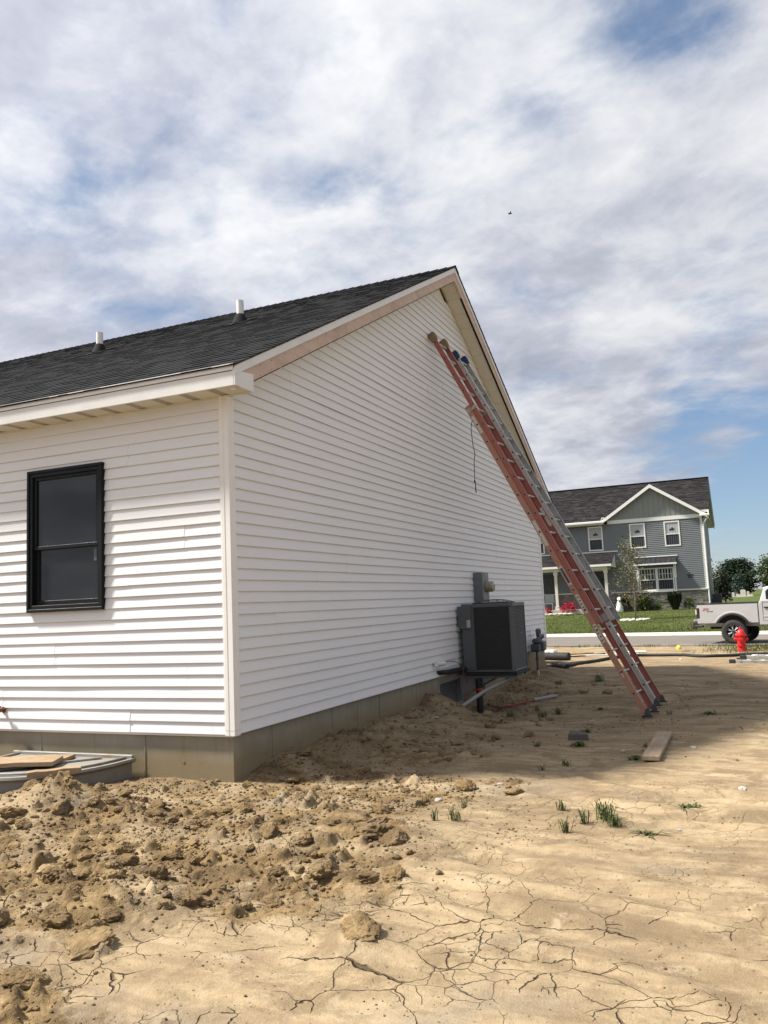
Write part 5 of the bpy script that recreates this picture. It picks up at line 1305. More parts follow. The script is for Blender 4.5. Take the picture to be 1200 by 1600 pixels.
ub = thing('utility_box', 'small grey utility box on the side wall of the grey house', 'utility box', (1.99, GY + 1.2, .55)); q = MB(); q.box(0, .16, 0, .32, 0, .5); q.build('box', M['meter'], ub, bevel=.01); q = MB(); q.tube([(.08, .16, .5), (.08, .16, 2.2)], .03, 8); q.tube([(.08, .1, 0), (.08, .1, -.6)], .03, 8); q.build('conduit', M['meter'], ub)
q = thing('heat_pump', 'small dark heat pump beside the grey house wall', 'heat pump', (2.35, GY + 3.0, .0)); g = MB(); g.box(-.3, .3, -.35, .35, .04, .85); g.build('cabinet', M['darkdoor'], q, bevel=.03); g = MB(); g.box(-.36, .36, -.41, .41, -.05, .045); g.build('pad', M['kerb'], q)
# planting and yard things in front of the grey house
shrub('red_flowers', 'mound of crimson flowers beside the white porch post', -6.05, GY - 2.15, .0, .50, .72, 'redfl', 70, 14, .07, 3, cat='flowers')
shrub('red_flowers', 'low crimson flowers at the left end of the porch by the white house corner', -7.35, GY - 2.0, .0, .26, .42, 'redfl', 36, 12, .06, 4, cat='flowers')
shrub('red_flowers', 'small red flowers at the foot of the porch post by the front door', -3.45, GY - 1.95, .0, .22, .36, 'redfl', 30, 10, .05, 5, cat='flowers')
shrub('round_shrub', 'dark round evergreen shrub beside the white dog statue', -2.78, GY - 1.0, .0, .34, .92, 'yew', 60, 16, .07, 6)
shrub('boxwood_shrub', 'small bright boxwood between the ornamental grasses', -1.02, GY - .95, .0, .38, .66, 'box', 60, 14, .07, 7)
shrub('boxwood_shrub', 'small bright boxwood near the right corner of the grey house', .92, GY - .85, .0, .32, .74, 'box', 60, 14, .07, 8)
shrub('dark_shrub', 'tall dark column shrub at the side of the grey house', 2.75, GY + 8.6, .0, .40, 2.2, 'yew', 90, 16, .10, 9)
def grass_clump(label, x, y, z, r, h, n, seed):
    q = random.Random(seed); t = thing('ornamental_grass', label, 'ornamental grass', (x, y, z)); g = MB()
    for _ in range(n):
        a = q.uniform(0, 6.28); rr = r * math.sqrt(q.random()); hh = h * q.uniform(.6, 1.05); wd = .02; k = q.uniform(.6, 1.3); b = q.uniform(0, 3.14)
        x0_, y0_ = .25 * rr * math.cos(a), .25 * rr * math.sin(a); dx, dy = wd * math.cos(b), wd * math.sin(b)
        x1_, y1_, x2_, y2_ = .7 * rr * math.cos(a), .7 * rr * math.sin(a), 1.25 * rr * math.cos(a), 1.25 * rr * math.sin(a)
        g.add([(x0_ - dx, y0_ - dy, 0), (x0_ + dx, y0_ + dy, 0), (x1_ + dx, y1_ + dy, hh * .75), (x1_ - dx, y1_ - dy, hh * .75), (x2_, y2_, hh * (.98 - .25 * rr / r))], [(0, 1, 2, 3), (3, 2, 4)], (k, k, k))
    g.build('blades', M['ograss'] if seed == 1 else M['yew'], t, fix=False)
grass_clump('arching ornamental grass clump behind the young tree', -1.72, GY - 1.05, .0, .62, 1.15, 420, 1)
grass_clump('dark ornamental grass clump right of the awning window', .12, GY - .95, .0, .62, 1.32, 480, 2)
yt = tree('young_tree', 'slim young tree with yellowing leaves in a ring of pale stones on the lawn', -1.28, 38.55, lz(-1.28, 38.55), 4.05, .86, 'autumn', 'upright', 5, 105, 14, .17, 'palebark', trunk=.045)
q = random.Random(6)
smesh = None
for k in range(11):
    a = k * 6.283 / 11; g = MB(); rr = .62
    if smesh is None: g.lathe([(.10, -.06), (.17, -.03), (.18, .03), (.13, .075), (.05, .085)], 9); smesh = g.mesh('edging_stone')
    o = link('edging_stone', smesh, M['stone_white'], None, smooth=True); o.location = (-1.28 + rr * math.cos(a), 38.55 + rr * math.sin(a), lz(-1.28, 38.5) + .01); o.scale = (1, q.uniform(.7, 1), q.uniform(.7, 1.1)); o.rotation_euler = (0, 0, a + 1.57)
    tag(o, 'pale rounded stone in the ring around the young tree', 'stone', 'stones ringing the young tree')
for k in range(13):
    x = -9.4 + k * .30; o = link('edging_stone', smesh, M['stone_white']); o.location = (x, GY - 2.75 + .03 * math.sin(k * 2), .02); o.scale = (.95, .55, q.uniform(.6, .9))
    tag(o, 'pale edging stone in the row before the porch flower bed', 'stone', 'edging stones before the porch')
# sitting dog statue
dg = thing('dog_statue', 'white sitting dog statue with dark patches beside the round evergreen shrub', 'statue', (-3.02, GY - 1.75, .0))
g = MB(); g.lathe([(.20, 0), (.235, .05), (.22, .2), (.17, .4), (.125, .56), (.105, .66)], 14, (0, .02, 0)); g.tube([(-.09, -.14, 0), (-.08, -.13, .2), (-.06, -.06, .48)], [.055, .045, .05], 8); g.tube([(.09, -.14, 0), (.08, -.13, .2), (.06, -.06, .48)], [.055, .045, .05], 8)
g.build('body', M['whitetrim'], dg, smooth=50)
g = MB(); g.lathe([(.05, -.10), (.115, -.05), (.13, .03), (.10, .12), (.04, .16)], 12, (0.03, -.02, .75)); g.tube([(.04, -.08, .74), (.06, -.24, .70)], [.065, .04], 8); g.build('head', M['whitetrim'], dg, smooth=50)
for s in (-1, 1): g = MB(); g.tube([(.03 + .09 * s, 0, .84), (.03 + .14 * s, -.02, .76), (.03 + .13 * s, -.03, .66)], [.03, .04, .02], 6); g.build('ear', M['darkdoor'], dg, smooth=True)
g = MB(); g.lathe([(.03, -.02), (.03, .02)], 8, (.062, -.25, .70), 'Y'); g.build('nose', M['darkdoor'], dg); g = MB(); g.tube([(-.17, .0, .18), (-.185, .0, .36), (-.13, 0, .5)], [.05, .08, .05], 8); g.build('dark_patch', M['darkdoor'], dg, smooth=True)
pl = thing('planter', 'dark planter pot beside the white dog statue', 'planter', (-3.42, GY - 1.6, .0)); g = MB(); g.lathe([(.13, 0), (.18, .28), (.20, .30), (.19, .33), (.15, .31)], 12); g.build('pot', M['darkdoor'], pl); g = MB(); q = random.Random(2); clumps(g, [(q.gauss(0, .08), q.gauss(0, .08), .4, 1) for _ in range(14)], 10, .06, .08, q); g.build('leaves', M['yew'], pl, fix=False)

# ------------------------------------------------------------------ far field: trees, headstones, fence
tree('pine_tree', 'broad dark pine tree far behind the white pickup truck', 2.75, 172, -.15, 7.0, 3.3, 'pine', 'spread', 3, 430, 28, .5, trunk=.35)
tree('pine_tree', 'narrow dark pine standing at the left edge of the broad dark pine', -.9, 176, -.15, 3.4, 1.0, 'pine', 'spread', 4, 110, 22, .5, trunk=.25)
tree('spruce_tree', 'pale blue spruce standing in front of the broad dark pine', 2.95, 150, -.15, 3.9, 1.45, 'spruce', 'cone', 8, 190, 18, .3, trunk=.18)
tree('leafy_tree', 'mid green leafy tree at the right edge behind the pickup cab', 9.3, 185, -.15, 7.4, 3.2, 'decid', 'round', 9, 170, 22, .55, trunk=.3)
for k, (x, h) in enumerate([(-6, 9), (14, 10), (19, 8), (-14, 11), (25, 11), (-24, 9), (33, 10)]): tree('leafy_tree', ['tall leafy tree hidden behind the grey house', 'leafy tree far beyond the street past the frame edge'][x > 0], x, 205 + k * 7, -.15, h, h * .45, 'decid', 'round', 20 + k, 90, 16, .8, trunk=.3, grp='far trees on the horizon')
for k, (x, y, w__, h, lab) in enumerate([(1.42, 138, .55, 1.0, 'pale headstone left of the blue spruce with a stepped base'), (2.12, 140, .4, .85, 'narrow grey headstone just left of the blue spruce'), (2.75, 139, .5, .6, 'low headstone in front of the blue spruce'), (3.62, 138, .8, 1.25, 'widest tallest headstone right of the blue spruce'), (4.32, 137, .35, .95, 'slim white headstone at the right of the row'), (3.1, 136, .5, .5, 'small headstone low in the grass before the spruce'), (4.75, 139, .5, .5, 'low headstone nearest the pickup cab')]):
    t = thing('headstone', lab, 'headstone', (x, y, -.2), group='headstones in the far cemetery'); g = MB(); g.box(-w__ * .7, w__ * .7, -.2, .2, -.1, .18); g.build('base', M['stone_white'], t); g = MB()
    g.prism([(-w__ / 2, .18), (w__ / 2, .18), (w__ / 2, h * .85), (w__ * .25, h), (-w__ * .25, h), (-w__ / 2, h * .85)], lambda a, b: (a, -.1, b), lambda a, b: (a, .1, b)); g.build('slab', M['stone_white'], t)
fe = thing('black_fence', 'low black picket fence beyond the grey house', 'fence', (.2, 96, -.1))
for k in range(6): g = MB(); g.box(k * .42 - .04, k * .42 + .04, -.04, .04, 0, .98); g.build('post', M['rubber'], fe)
for z_ in (.12, .32, .52, .72, .88): g = MB(); g.box(-.03, 2.12, -.025, .025, z_, z_ + .13); g.build('rail', M['rubber'], fe)

# ------------------------------------------------------------------ pickup truck, parked along the near side of the road
def car_paint():
    m, n, b = mat('pearl_white_paint')
    co = n.node('ShaderNodeTexCoord').outputs['Object']
    sp = n.node('ShaderNodeSeparateXYZ', {0: co})
    dust = n.smooth(n.math('ADD', sp.outputs[2], n.math('MULTIPLY', n.noise(co, 3, 5, .65), .35)), 1.05, .45, 0, .5)
    c = n.mix(dust, (0.475, 0.48, 0.485), (0.29, 0.27, 0.24))
    n.put(b.inputs['Base Color'], c); n.put(b.inputs['Roughness'], n.math('MULTIPLY_ADD', dust, .5, .22)); b.inputs['Metallic'].default_value = 0.25
    b.inputs['Coat Weight'].default_value = .5; b.inputs['Coat Roughness'].default_value = .08
    return m
M['paint'] = car_paint()
M['chrome'] = plain('chrome', (.5, .5, .5), .18, .95, var=.1)
M['tyre'] = plain('tyre_rubber', (.018, .018, .018), .8, var=.3, scale=20, dirt=(.10, .08, .06), dscale=5, damt=.5)
M['carglass'] = glass('tinted_glass', (.006, .007, .008), .03)
M['lens'] = plain('tail_lamp_red', (.16, .006, .008), .15, var=.1)
M['clearlens'] = plain('lamp_clear', (.6, .6, .6), .12, var=.05)
ax = ROADO + ROADV * 0.80 + ROADN * 1.66
tk = thing('pickup_truck', 'white pickup truck with black wheel flares parked at the roadside behind the red hydrant', 'pickup truck', (ax.x, ax.y, -0.68), RA); tk.scale = (.90, .90, .90)
def arch(cx, r, z0, n=14, a0=None):
    a0 = math.asin((z0 - .44) / r); return [(cx + r * math.cos(a), .44 + r * math.sin(a)) for a in [math.pi - a0 - (math.pi - 2 * a0) * i / n for i in range(n + 1)]]
for s in (-1, 1):
    y0, y1 = (s * .93, s * 1.0)
    pf = [(-1.22, .74)] + arch(0, .60, .74) + [(.87, .74), (.87, 1.42), (-1.18, 1.42), (-1.24, 1.30)]
    g = MB(); g.prism(pf, lambda a, b: (a, y0 * (1 - .015 * max(0, b - 1.2)), b), lambda a, b: (a, y1 - s * .05 * max(0, b - 1.15), b)); bs = g.build('bed_side', M['paint'], tk, bevel=.012, seg=2)
    g = MB(); g.prism(arch(0, .597, .745), lambda a, b: (a, s * .40, b), lambda a, b: (a, s * .925, b)); g.build('wheel_well', M['hole'], tk)
    g = MB(); o_, i_ = arch(0, .645, .74), arch(0, .575, .74)
    g.prism(o_ + list(reversed(i_)), lambda a, b: (a, s * .985, b), lambda a, b: (a, s * 1.045, b)); g.build('wheel_flare', M['rubber'], tk, bevel=.012)
    g = MB(); o_ = arch(0, .71, .80); g.prism(o_ + list(reversed(arch(0, .646, .74))), lambda a, b: (a, s * .98, b), lambda a, b: (a, s * 1.018, b)); g.build('arch_bulge', M['paint'], tk, bevel=.014, seg=2)
    g = MB(); g.box(-1.20, .86, min(s * .90, s * .995), max(s * .90, s * .995), 1.42, 1.445); g.build('bed_rail_cap', M['rubber'], tk, bevel=.006)
    g = MB(); g.box(-1.255, -1.13, min(s * .90, s * 1.012), max(s * .90, s * 1.012), .93, 1.31); tl = g.build('tail_lamp', M['rubber'], tk, bevel=.02)
    g = MB(); g.box(-1.262, -1.19, min(s * .93, s * 1.016), max(s * .93, s * 1.016), 1.12, 1.28); g.build('red_lens', M['lens'], tl, bevel=.01)
    g = MB(); g.box(-1.266, -1.22, min(s * .95, s * 1.019), max(s * .95, s * 1.019), 1.07, 1.25); g.build('clear_lens', M['clearlens'], tl, bevel=.008)
    # cab side
    cabp = [(.90, .66), (3.02, .66), (3.02, 1.44), (2.96, 1.46), (.93, 1.46), (.90, 1.40)]
    g = MB(); g.prism(cabp, lambda a, b: (a, s * .90, b), lambda a, b: (a, s * (1.0 - .04 * max(0, b - 1.15)), b)); g.build('cab_side', M['paint'], tk, bevel=.015, seg=2)
    for (a, b) in ((1.03, 1.95), (1.96, 2.92)):
        g = MB(); 
        for (p0, p1, q0, q1) in ((a, b, .80, .806), (a, b, 1.452, 1.456), (a, a + .007, .80, 1.45), (b - .007, b, .80, 1.45)): g.box(p0, p1, min(s * .99, s * 1.0015), max(s * .99, s * 1.0015), q0, q1)
        g.build('door_gap', M['rubber'], tk)
        g = MB(); g.box(a + .05, a + .26, min(s * .995, s * 1.035), max(s * .995, s * 1.035), 1.24, 1.285); g.build('door_handle', M['rubber'], tk, bevel=.012)
        g = MB(); g.box(a + .02, b - .02, min(s * .99, s * 1.012), max(s * .99, s * 1.012), .93, .965); g.build('side_moulding', M['paint'], tk, bevel=.006)
    # greenhouse side with tumblehome and dark glass
    def gs(x, z, o=0): return (x, s * (.965 - .30 * max(0, z - 1.46) + o), z)
    wp = [(1.16, 1.54), (1.90, 1.54), (1.90, 1.90), (1.22, 1.90), (1.14, 1.82)]
    wp2 = [(1.99, 1.54), (2.80, 1.54), (2.60, 1.78), (2.44, 1.90), (1.99, 1.90)]
    for k_, wq in enumerate((wp, wp2)):
        g = MB(); g.prism(wq, lambda a, b: gs(a, b, -.02), lambda a, b: gs(a, b, .006)); g.build('side_window', M['carglass'], tk, bevel=.01)
    g = MB(); g.box(1.2, 2.9, min(s * .95, s * 1.10), max(s * .95, s * 1.10), .50, .56); g.tube([(1.3, s * .8, .62), (1.3, s * 1.0, .53)], .03, 8); g.tube([(2.7, s * .8, .62), (2.7, s * 1.0, .53)], .03, 8); g.build('running_board', M['chrome'], tk, bevel=.015)
    g = MB(); g.box(2.62, 2.74, min(s * 1.0, s * 1.22), max(s * 1.0, s * 1.22), 1.48, 1.70); g.build('mirror', M['rubber'], tk, bevel=.03, seg=2)
    # front wing and bonnet side
    fp_ = [(3.03, .66)] + arch(3.66, .58, .70) + [(4.42, .70), (4.50, .95), (4.46, 1.28), (3.03, 1.40)]
    g = MB(); g.prism(fp_, lambda a, b: (a, s * .88, b), lambda a, b: (a, s * 1.0, b)); g.build('front_wing', M['paint'], tk, bevel=.02, seg=2)
    g = MB(); g.prism(arch(3.66, .63, .70) + list(reversed(arch(3.66, .56, .70))), lambda a, b: (a, s * .98, b), lambda a, b: (a, s * 1.045, b)); g.build('wheel_flare', M['rubber'], tk, bevel=.012)
    g = MB(); g.box(4.40, 4.52, min(s * .6, s * .98), max(s * .6, s * .98), 1.05, 1.24); g.build('headlight', M['clearlens'], tk, bevel=.02)
g = MB(); g.box(-1.19, .88, -.92, .92, .86, .92); g.box(.82, .885, -.92, .92, .92, 1.42); g.build('bed_floor', M['rubber'], tk)
g = MB(); g.prism([(-1.235, .80), (-1.19, .80), (-1.17, 1.42), (-1.20, 1.42)], lambda a, b: (a, -.895, b), lambda a, b: (a, .895, b)); g.build('tailgate', M['paint'], tk, bevel=.012)
g = MB(); g.prism([(.93, 1.462), (2.99, 1.462), (2.55, 1.955), (2.40, 1.99), (1.20, 1.995), (1.08, 1.95)], lambda a, b: (a, -.96 + .30 * (b - 1.46), b), lambda a, b: (a, .96 - .30 * (b - 1.46), b)); g.build('cab_roof', M['paint'], tk, bevel=.03, seg=3)
g = MB(); g.box(.905, 3.0, -.90, .90, .66, 1.459); g.box(3.0, 4.44, -.88, .88, .80, 1.36); g.box(-1.1, 4.3, -.5, .5, .60, .80); g.build('body_core', M['paint'], tk)
g = MB(); g.prism([(3.0, 1.34), (4.46, 1.25), (4.44, 1.33), (3.05, 1.42)], lambda a, b: (a, -.90, b), lambda a, b: (a, .90, b)); g.build('bonnet', M['paint'], tk, bevel=.03, seg=2)
g = MB(); g.box(4.45, 4.53, -.55, .55, .88, 1.22); g.build('grille', M['rubber'], tk, bevel=.01); g = MB(); g.box(4.40, 4.62, -.98, .98, .56, .82); g.build('front_bumper', M['chrome'], tk, bevel=.05, seg=2)
g = MB(); g.box(2.40, 2.985, -.78, .78, 1.50, 1.51); g.build('windscreen', M['carglass'], tk)
g = MB(); g.box(-1.38, -1.20, -.98, .98, .66, .90); rb = g.build('rear_bumper', M['chrome'], tk, bevel=.045, seg=3)
g = MB(); g.box(-1.385, -1.22, -.99, -.90, .68, .80); g.box(-1.385, -1.22, .90, .99, .68, .80); g.box(-1.36, -1.2, -.8, .8, .885, .905); g.build('bumper_pad', M['rubber'], rb, bevel=.01)
g = MB(); g.tube([(-1.3, 0, .60), (-1.62, 0, .60)], .035, 8); g.box(-1.72, -1.56, -.06, .06, .50, .58); g.lathe([(.03, .58), (.02, .62), (.045, .66), (.03, .71)], 10, (-1.66, 0, 0)); g.tube([(-1.74, 0, .54), (-1.78, 0, .70)], .02, 6); g.build('tow_hitch', M['rubber'], tk, smooth=40)
g = MB(); g.tube([(-.9, -.55, .56), (-.4, -.5, .56), (0.3, -.4, .6)], .04, 8); g.lathe([(.12, -.8), (.15, -.6), (.15, .6), (.12, .8)], 10, (0, 0, .44), 'Y'); g.build('rear_axle', M['rubber'], tk, smooth=40)
def wheel(x, s):
    wh = bpy.data.objects.new('wheel', None); sc.collection.objects.link(wh); wh.parent = tk; wh.location = (x, s * .86, .425); wh.rotation_euler = (0, 0, 0 if s < 0 else math.pi)
    g = MB(); g.lathe([(.24, -.13), (.30, -.145), (.385, -.14), (.415, -.115), (.425, -.06), (.425, .06), (.415, .115), (.385, .14), (.30, .145), (.24, .13)], 36, (0, 0, 0), 'Y', caps=False); ty = g.build('tyre', M['tyre'], wh, smooth=50)
    g = MB()
    for k in range(30):
        a = k * 6.283 / 30
        for yy in (-.085, .0, .085): g.obox((.424 * math.cos(a + yy), yy, .424 * math.sin(a + yy)), Vector((.010 * math.cos(a), 0, .010 * math.sin(a))), (0, .032, 0), Vector((-.030 * math.sin(a), 0, .030 * math.cos(a))))
    tag(g.build('tread_blocks', M['tyre'], ty), kind='stuff')
    g = MB(); g.lathe([(.245, -.135), (.255, -.125), (.235, -.10), (.235, .10), (.22, .10), (.225, -.12)], 30, (0, 0, 0), 'Y', caps=False); rm = g.build('rim', M['chrome'], wh, smooth=40)
    g = MB(); g.lathe([(.228, -.02), (.228, .0)], 24, (0, 0, 0), 'Y'); g.build('wheel_disc', M['rubber'], wh)
    for k in range(7):
        a = k * 6.283 / 7; g = MB()
        for d in (-.16, .16): g.tube([(.05 * math.cos(a), -.115, .05 * math.sin(a)), (.15 * math.cos(a + d * .4), -.105, .15 * math.sin(a + d * .4)), (.225 * math.cos(a + d), -.09, .225 * math.sin(a + d))], .013, 6)
        g.build('spoke', M['galv'], wh, smooth=40)
    g = MB(); g.lathe([(.055, -.125), (.05, -.135), (.02, -.138)], 14, (0, 0, 0), 'Y'); g.build('hub_cap', M['rubber'], wh)
for x in (0, 3.66):
    for s in (-1, 1): wheel(x, s)
# red badge lettering on the bed side
def text(s, size, loc, rot, m_, parent, ext=.004, shear=0.0):
    c = bpy.data.curves.new('badge', 'FONT'); c.body = s; c.size = size; c.extrude = ext; c.align_x = 'LEFT'; c.shear = shear; c.space_character = 1.12
    tmp = bpy.data.objects.new('badge_text', c); sc.collection.objects.link(tmp); me = bpy.data.meshes.new_from_object(tmp.evaluated_get(bpy.context.evaluated_depsgraph_get())); bpy.data.objects.remove(tmp); me.materials.clear()
    o = link('badge', me, m_, parent); o.location = loc; o.rotation_euler = rot; return o
text('Z71', .12, (-1.02, -1.004, 1.215), (R(90), 0, 0), M['hyd'], tk, shear=.35)
text('OFF ROAD', .042, (-.88, -1.004, 1.165), (R(90), 0, 0), M['meter'], tk, shear=.2)

# ------------------------------------------------------------------ fire hydrant
hx, hy = 3.86, 18.55
hd = thing('fire_hydrant', 'red fire hydrant on the grassy verge in front of the pickup wheel', 'fire hydrant', (hx, hy, gz(hx, hy) - .02))
g = MB(); g.lathe([(.135, 0), (.135, .045), (.105, .05), (.100, .16), (.132, .165), (.132, .205), (.105, .21), (.105, .42), (.118, .44)], 22); g.build('barrel', M['hyd'], hd, smooth=35)
g = MB(); g.lathe([(.150, .44), (.150, .475), (.120, .478), (.115, .50), (.095, .56), (.06, .60), (.032, .615), (.03, .64), (.022, .645)], 22); g.build('bonnet', M['hyd'], hd, smooth=35)
g = MB(); g.lathe([(.028, .64), (.026, .675), (.01, .678)], 5); g.build('operating_nut', M['hyd'], hd)
for ang, r in ((math.pi, .052), (0, .052), (-math.pi / 2 - .15, .068)):
    g = MB(); d = Vector((math.cos(ang), math.sin(ang), 0)); b0 = Vector((0, 0, .345))
    g.tube([b0 + d * .06, b0 + d * .135, b0 + d * .135, b0 + d * .165, b0 + d * .168], [r * .8, r * .8, r, r, r * .7], 12); g.tube([b0 + d * .168, b0 + d * .19], r * .33, 5); nz_ = g.build('nozzle', M['hyd'], hd, smooth=35)
g = MB()
for k in range(8): a = k * .785; g.lathe([(.011, .04), (.011, .06), (.006, .062)], 6, (.12 * math.cos(a), .12 * math.sin(a), 0)); g.lathe([(.011, .42), (.011, .442)], 6, (.136 * math.cos(a), .136 * math.sin(a), 0))
g.build('flange_bolts', M['hyd'], hd)

# ------------------------------------------------------------------ hoses, pipes and bits on the dirt
def ground_tube(name, label, cat, pts, r, m_, n=8, lift=0.6, sub=7, ridges=0, grp=None):
    P = []
    for i in range(len(pts) - 1):
        for k in range(sub):
            t = k / sub; p_ = [pts[max(i - 1, 0)], pts[i], pts[i + 1], pts[min(i + 2, len(pts) - 1)]]
            c = [0.5 * ((2 * p_[1][j]) + (-p_[0][j] + p_[2][j]) * t + (2 * p_[0][j] - 5 * p_[1][j] + 4 * p_[2][j] - p_[3][j]) * t * t + (-p_[0][j] + 3 * p_[1][j] - 3 * p_[2][j] + p_[3][j]) * t ** 3) for j in (0, 1)]
            P.append((c[0], c[1], gz(c[0], c[1]) + r * lift))
    c = pts[-1]; P.append((c[0], c[1], gz(*c) + r * lift))
    g = MB(); rr = [r * (1 + (.10 if ridges and i % 2 else 0)) for i in range(len(P))]
    g.tube(P, rr if ridges else r, n)
    return tag(g.build(name, m_, smooth=60), label, cat, grp)
ground_tube('drain_hose', 'long black drain hose snaking across the dirt toward the hydrant', 'hose', [(-.6, 13.3), (-.15, 13.5), (.32, 14.0), (.72, 15.7), (1.05, 16.6), (1.42, 16.95), (1.9, 16.9), (2.4, 16.75), (2.85, 16.25), (3.2, 16.2), (3.75, 16.5), (4.5, 16.75), (5.6, 16.9), (7.2, 17.3)], .042, M['rubber'], 10, .8)
ground_tube('corrugated_pipe', 'thick black corrugated pipe lying behind the far corner of the white house', 'pipe', [(-1.7, 16.1), (-1.0, 15.95), (-.26, 15.75)], .105, M['rubber'], 14, .9, 22, 1)
ground_tube('corrugated_pipe', 'thinner black corrugated pipe in front of the thick one at the house corner', 'pipe', [(-1.1, 13.4), (-.4, 13.35), (.08, 13.1), (.28, 12.75)], .05, M['rubber'], 12, .9, 12, 1)
ground_tube('bent_pipe', 'black bent pipe between the corrugated pipe and the hose', 'pipe', [(-1.0, 14.6), (-.3, 14.5), (.1, 14.2), (.45, 14.55)], .035, M['rubber'], 8, .9)
ground_tube('thin_cable', 'thin black cable curling over a pale board behind the house corner', 'cable', [(-.95, 17.2), (-.4, 17.0), (-.1, 17.6), (.25, 18.3)], .018, M['rubber'], 6, 1.0)
o = lumber('white_post', 'square white post end lying behind the far corner of the white house', (-1.6, 17.8, gz(-1.4, 17.8) + .10), (-.95, 17.35, gz(-1, 17.4) + .10), .17, .17, 'post', None, 'pvc')
o = lumber('pale_board', 'long pale board flat on the dirt between the house corner and the ladder feet', (-.2, 17.5, gz(-.2, 17.5) + .02), (1.25, 17.75, gz(1.25, 17.7) + .03), .09, .03, 'board', None, 'pvc')
ground_tube('white_pipe', 'bent white plastic pipe on the dirt beside the long pale board', 'pipe', [(.55, 18.3), (.62, 18.62), (.75, 18.75), (1.0, 18.62), (1.35, 18.6)], .03, M['pvc'], 8, .9)
o = lumber('pale_board', 'short pale plank behind the black cable near the white post', (-.75, 18.0, gz(-.7, 18) + .02), (-.15, 18.6, gz(-.2, 18.5) + .02), .16, .03)
mk = thing('utility_marker', 'small yellow marker cap on the dirt left of the hydrant', 'marker', (2.12, 20.1, gz(2.12, 20.1))); g = MB(); g.lathe([(.07, -.02), (.08, .02), (.07, .06), (.035, .10), (.012, .105)], 12); g.build('cap', M['cap'], mk, smooth=40); g = MB(); g.lathe([(.09, -.03), (.09, -.005), (.07, .0)], 12); g.build('collar', M['cap'], mk)
lumber('plank', 'weathered wooden plank lying flat on the dirt near the ladder feet', (3.20, 1.70, gz(3.2, 1.8) + .03), (3.17, 3.42, gz(3.17, 3.3) + .035), .15, .038, 'plank', None, 'plank')
bk = thing('broken_block', 'dark broken masonry block lying on the dirt left of the wooden plank', 'block', (2.33, 2.95, gz(2.33, 2.95) + .025), .35); g = MB()
g.hexa([(-.11, -.06, -.05), (.11, -.055, -.05), (.10, .06, -.05), (-.10, .065, -.05), (-.105, -.05, .055), (.10, -.05, .045), (.095, .055, .05), (-.07, .06, .075)]); g.build('body', M['brick'], bk, bevel=.008)
# folded step ladder lying on the ground at the right edge
fl = thing('step_ladder', 'folded aluminium step ladder lying flat on the dirt at the right edge', 'ladder', (3.62, 14.0, gz(3.75, 13.9) + .0), R(-19))
for k, (yy, zz, l) in enumerate([(0, .03, 3.2), (.46, .03, 3.2), (.06, .12, 3.0), (.40, .12, 3.0)]):
    g = MB(); g.prism([(yy - .013, zz - .04), (yy + .013, zz - .04), (yy + .013, zz + .045), (yy - .013, zz + .045)], lambda a, b: (.10 if k < 2 else .32, a, b), lambda a, b: (l, a, b)); g.build('rail', M['alum'], fl, bevel=.004)
    g = MB(); e = .0 if k < 2 else .22; g.box(e, e + .14, yy - .028, yy + .028, zz - .05, zz + .055); g.build('foot', M['rubber'], fl, bevel=.012)
g = MB(); g.box(0, .075, .014, .446, -.012, .012); st = g.mesh('step'); g = MB(); g.box(0, .05, .074, .386, -.01, .01); st2 = g.mesh('back_step')
for k in range(9): o = link('step', st, M['pvc'], fl); o.location = (.30 + k * .31, 0, .05); o = link('back_step', st2, M['pvc'], fl); o.location = (.46 + k * .29, 0, .16)
g = MB(); g.box(3.0, 3.25, -.02, .48, .02, .17); g.build('top_cap', M['alum'], fl, bevel=.01)
# bird
bd_ = thing('bird', 'tiny dark bird flying in the clouds', 'bird', (-9.75, 52.3, 29.8), R(30)); g = MB(); g.tube([(-.16, 0, 0), (-.06, 0, .02), (.08, 0, .02), (.18, 0, 0)], [.012, .05, .045, .008], 8); g.build('body', M['rubber'], bd_, smooth=True)
for s in (-1, 1): g = MB(); g.add([(-.05, 0, .03), (.09, 0, .03), (.04, s * .16, .10), (-.04, s * .30, .06)], [(0, 1, 2, 3)]); g.add([(-.05, 0, .024), (.09, 0, .024), (.04, s * .16, .094), (-.04, s * .30, .054)], [(3, 2, 1, 0)]); g.build('wing', M['rubber'], bd_)

# ------------------------------------------------------------------ clods of clay and pebbles
def clod_mesh(seed, sub=4):
    q = np.random.RandomState(seed); bm = bmesh.new(); bmesh.ops.create_icosphere(bm, subdivisions=sub, radius=1.0)
    v = np.array([p.co[:] for p in bm.verts]); f = np.ones(len(v))
    k = q.normal(size=(9, 3)); k /= np.linalg.norm(k, axis=1)[:, None]; d = q.uniform(.62, .95, 9)
    pr = v @ k.T; f = np.minimum(1.0, np.min(np.where(pr > .05, d / np.maximum(pr, .05), 9), axis=1))
    n1 = fbm(v[:, 0] * 1.3 + v[:, 2], v[:, 1] * 1.3 - v[:, 2] * .7, 1.5, 4, .55, seed=seed); n2 = np.abs(fbm(v[:, 1] + v[:, 2] * .8, v[:, 2] - v[:, 0], 3.2, 3, .6, seed=seed + 9))
    r = f * (1 + .24 * n1 + .30 * n2 + .06 * fbm(v[:, 0] + v[:, 1], v[:, 2] - v[:, 1], 9.0, 2, .6, seed=seed + 3)); sc3 = np.array([q.uniform(.9, 1.2), q.uniform(.75, 1.0), q.uniform(.55, .8)])
    for p, a, rr in zip(bm.verts, v, r): p.co = Vector(a * rr * sc3)
    me = bpy.data.meshes.new('clay_clod'); bm.to_mesh(me); bm.free(); me.materials.append(M['clod'])
    return me
CM = [clod_mesh(k) for k in range(10)]
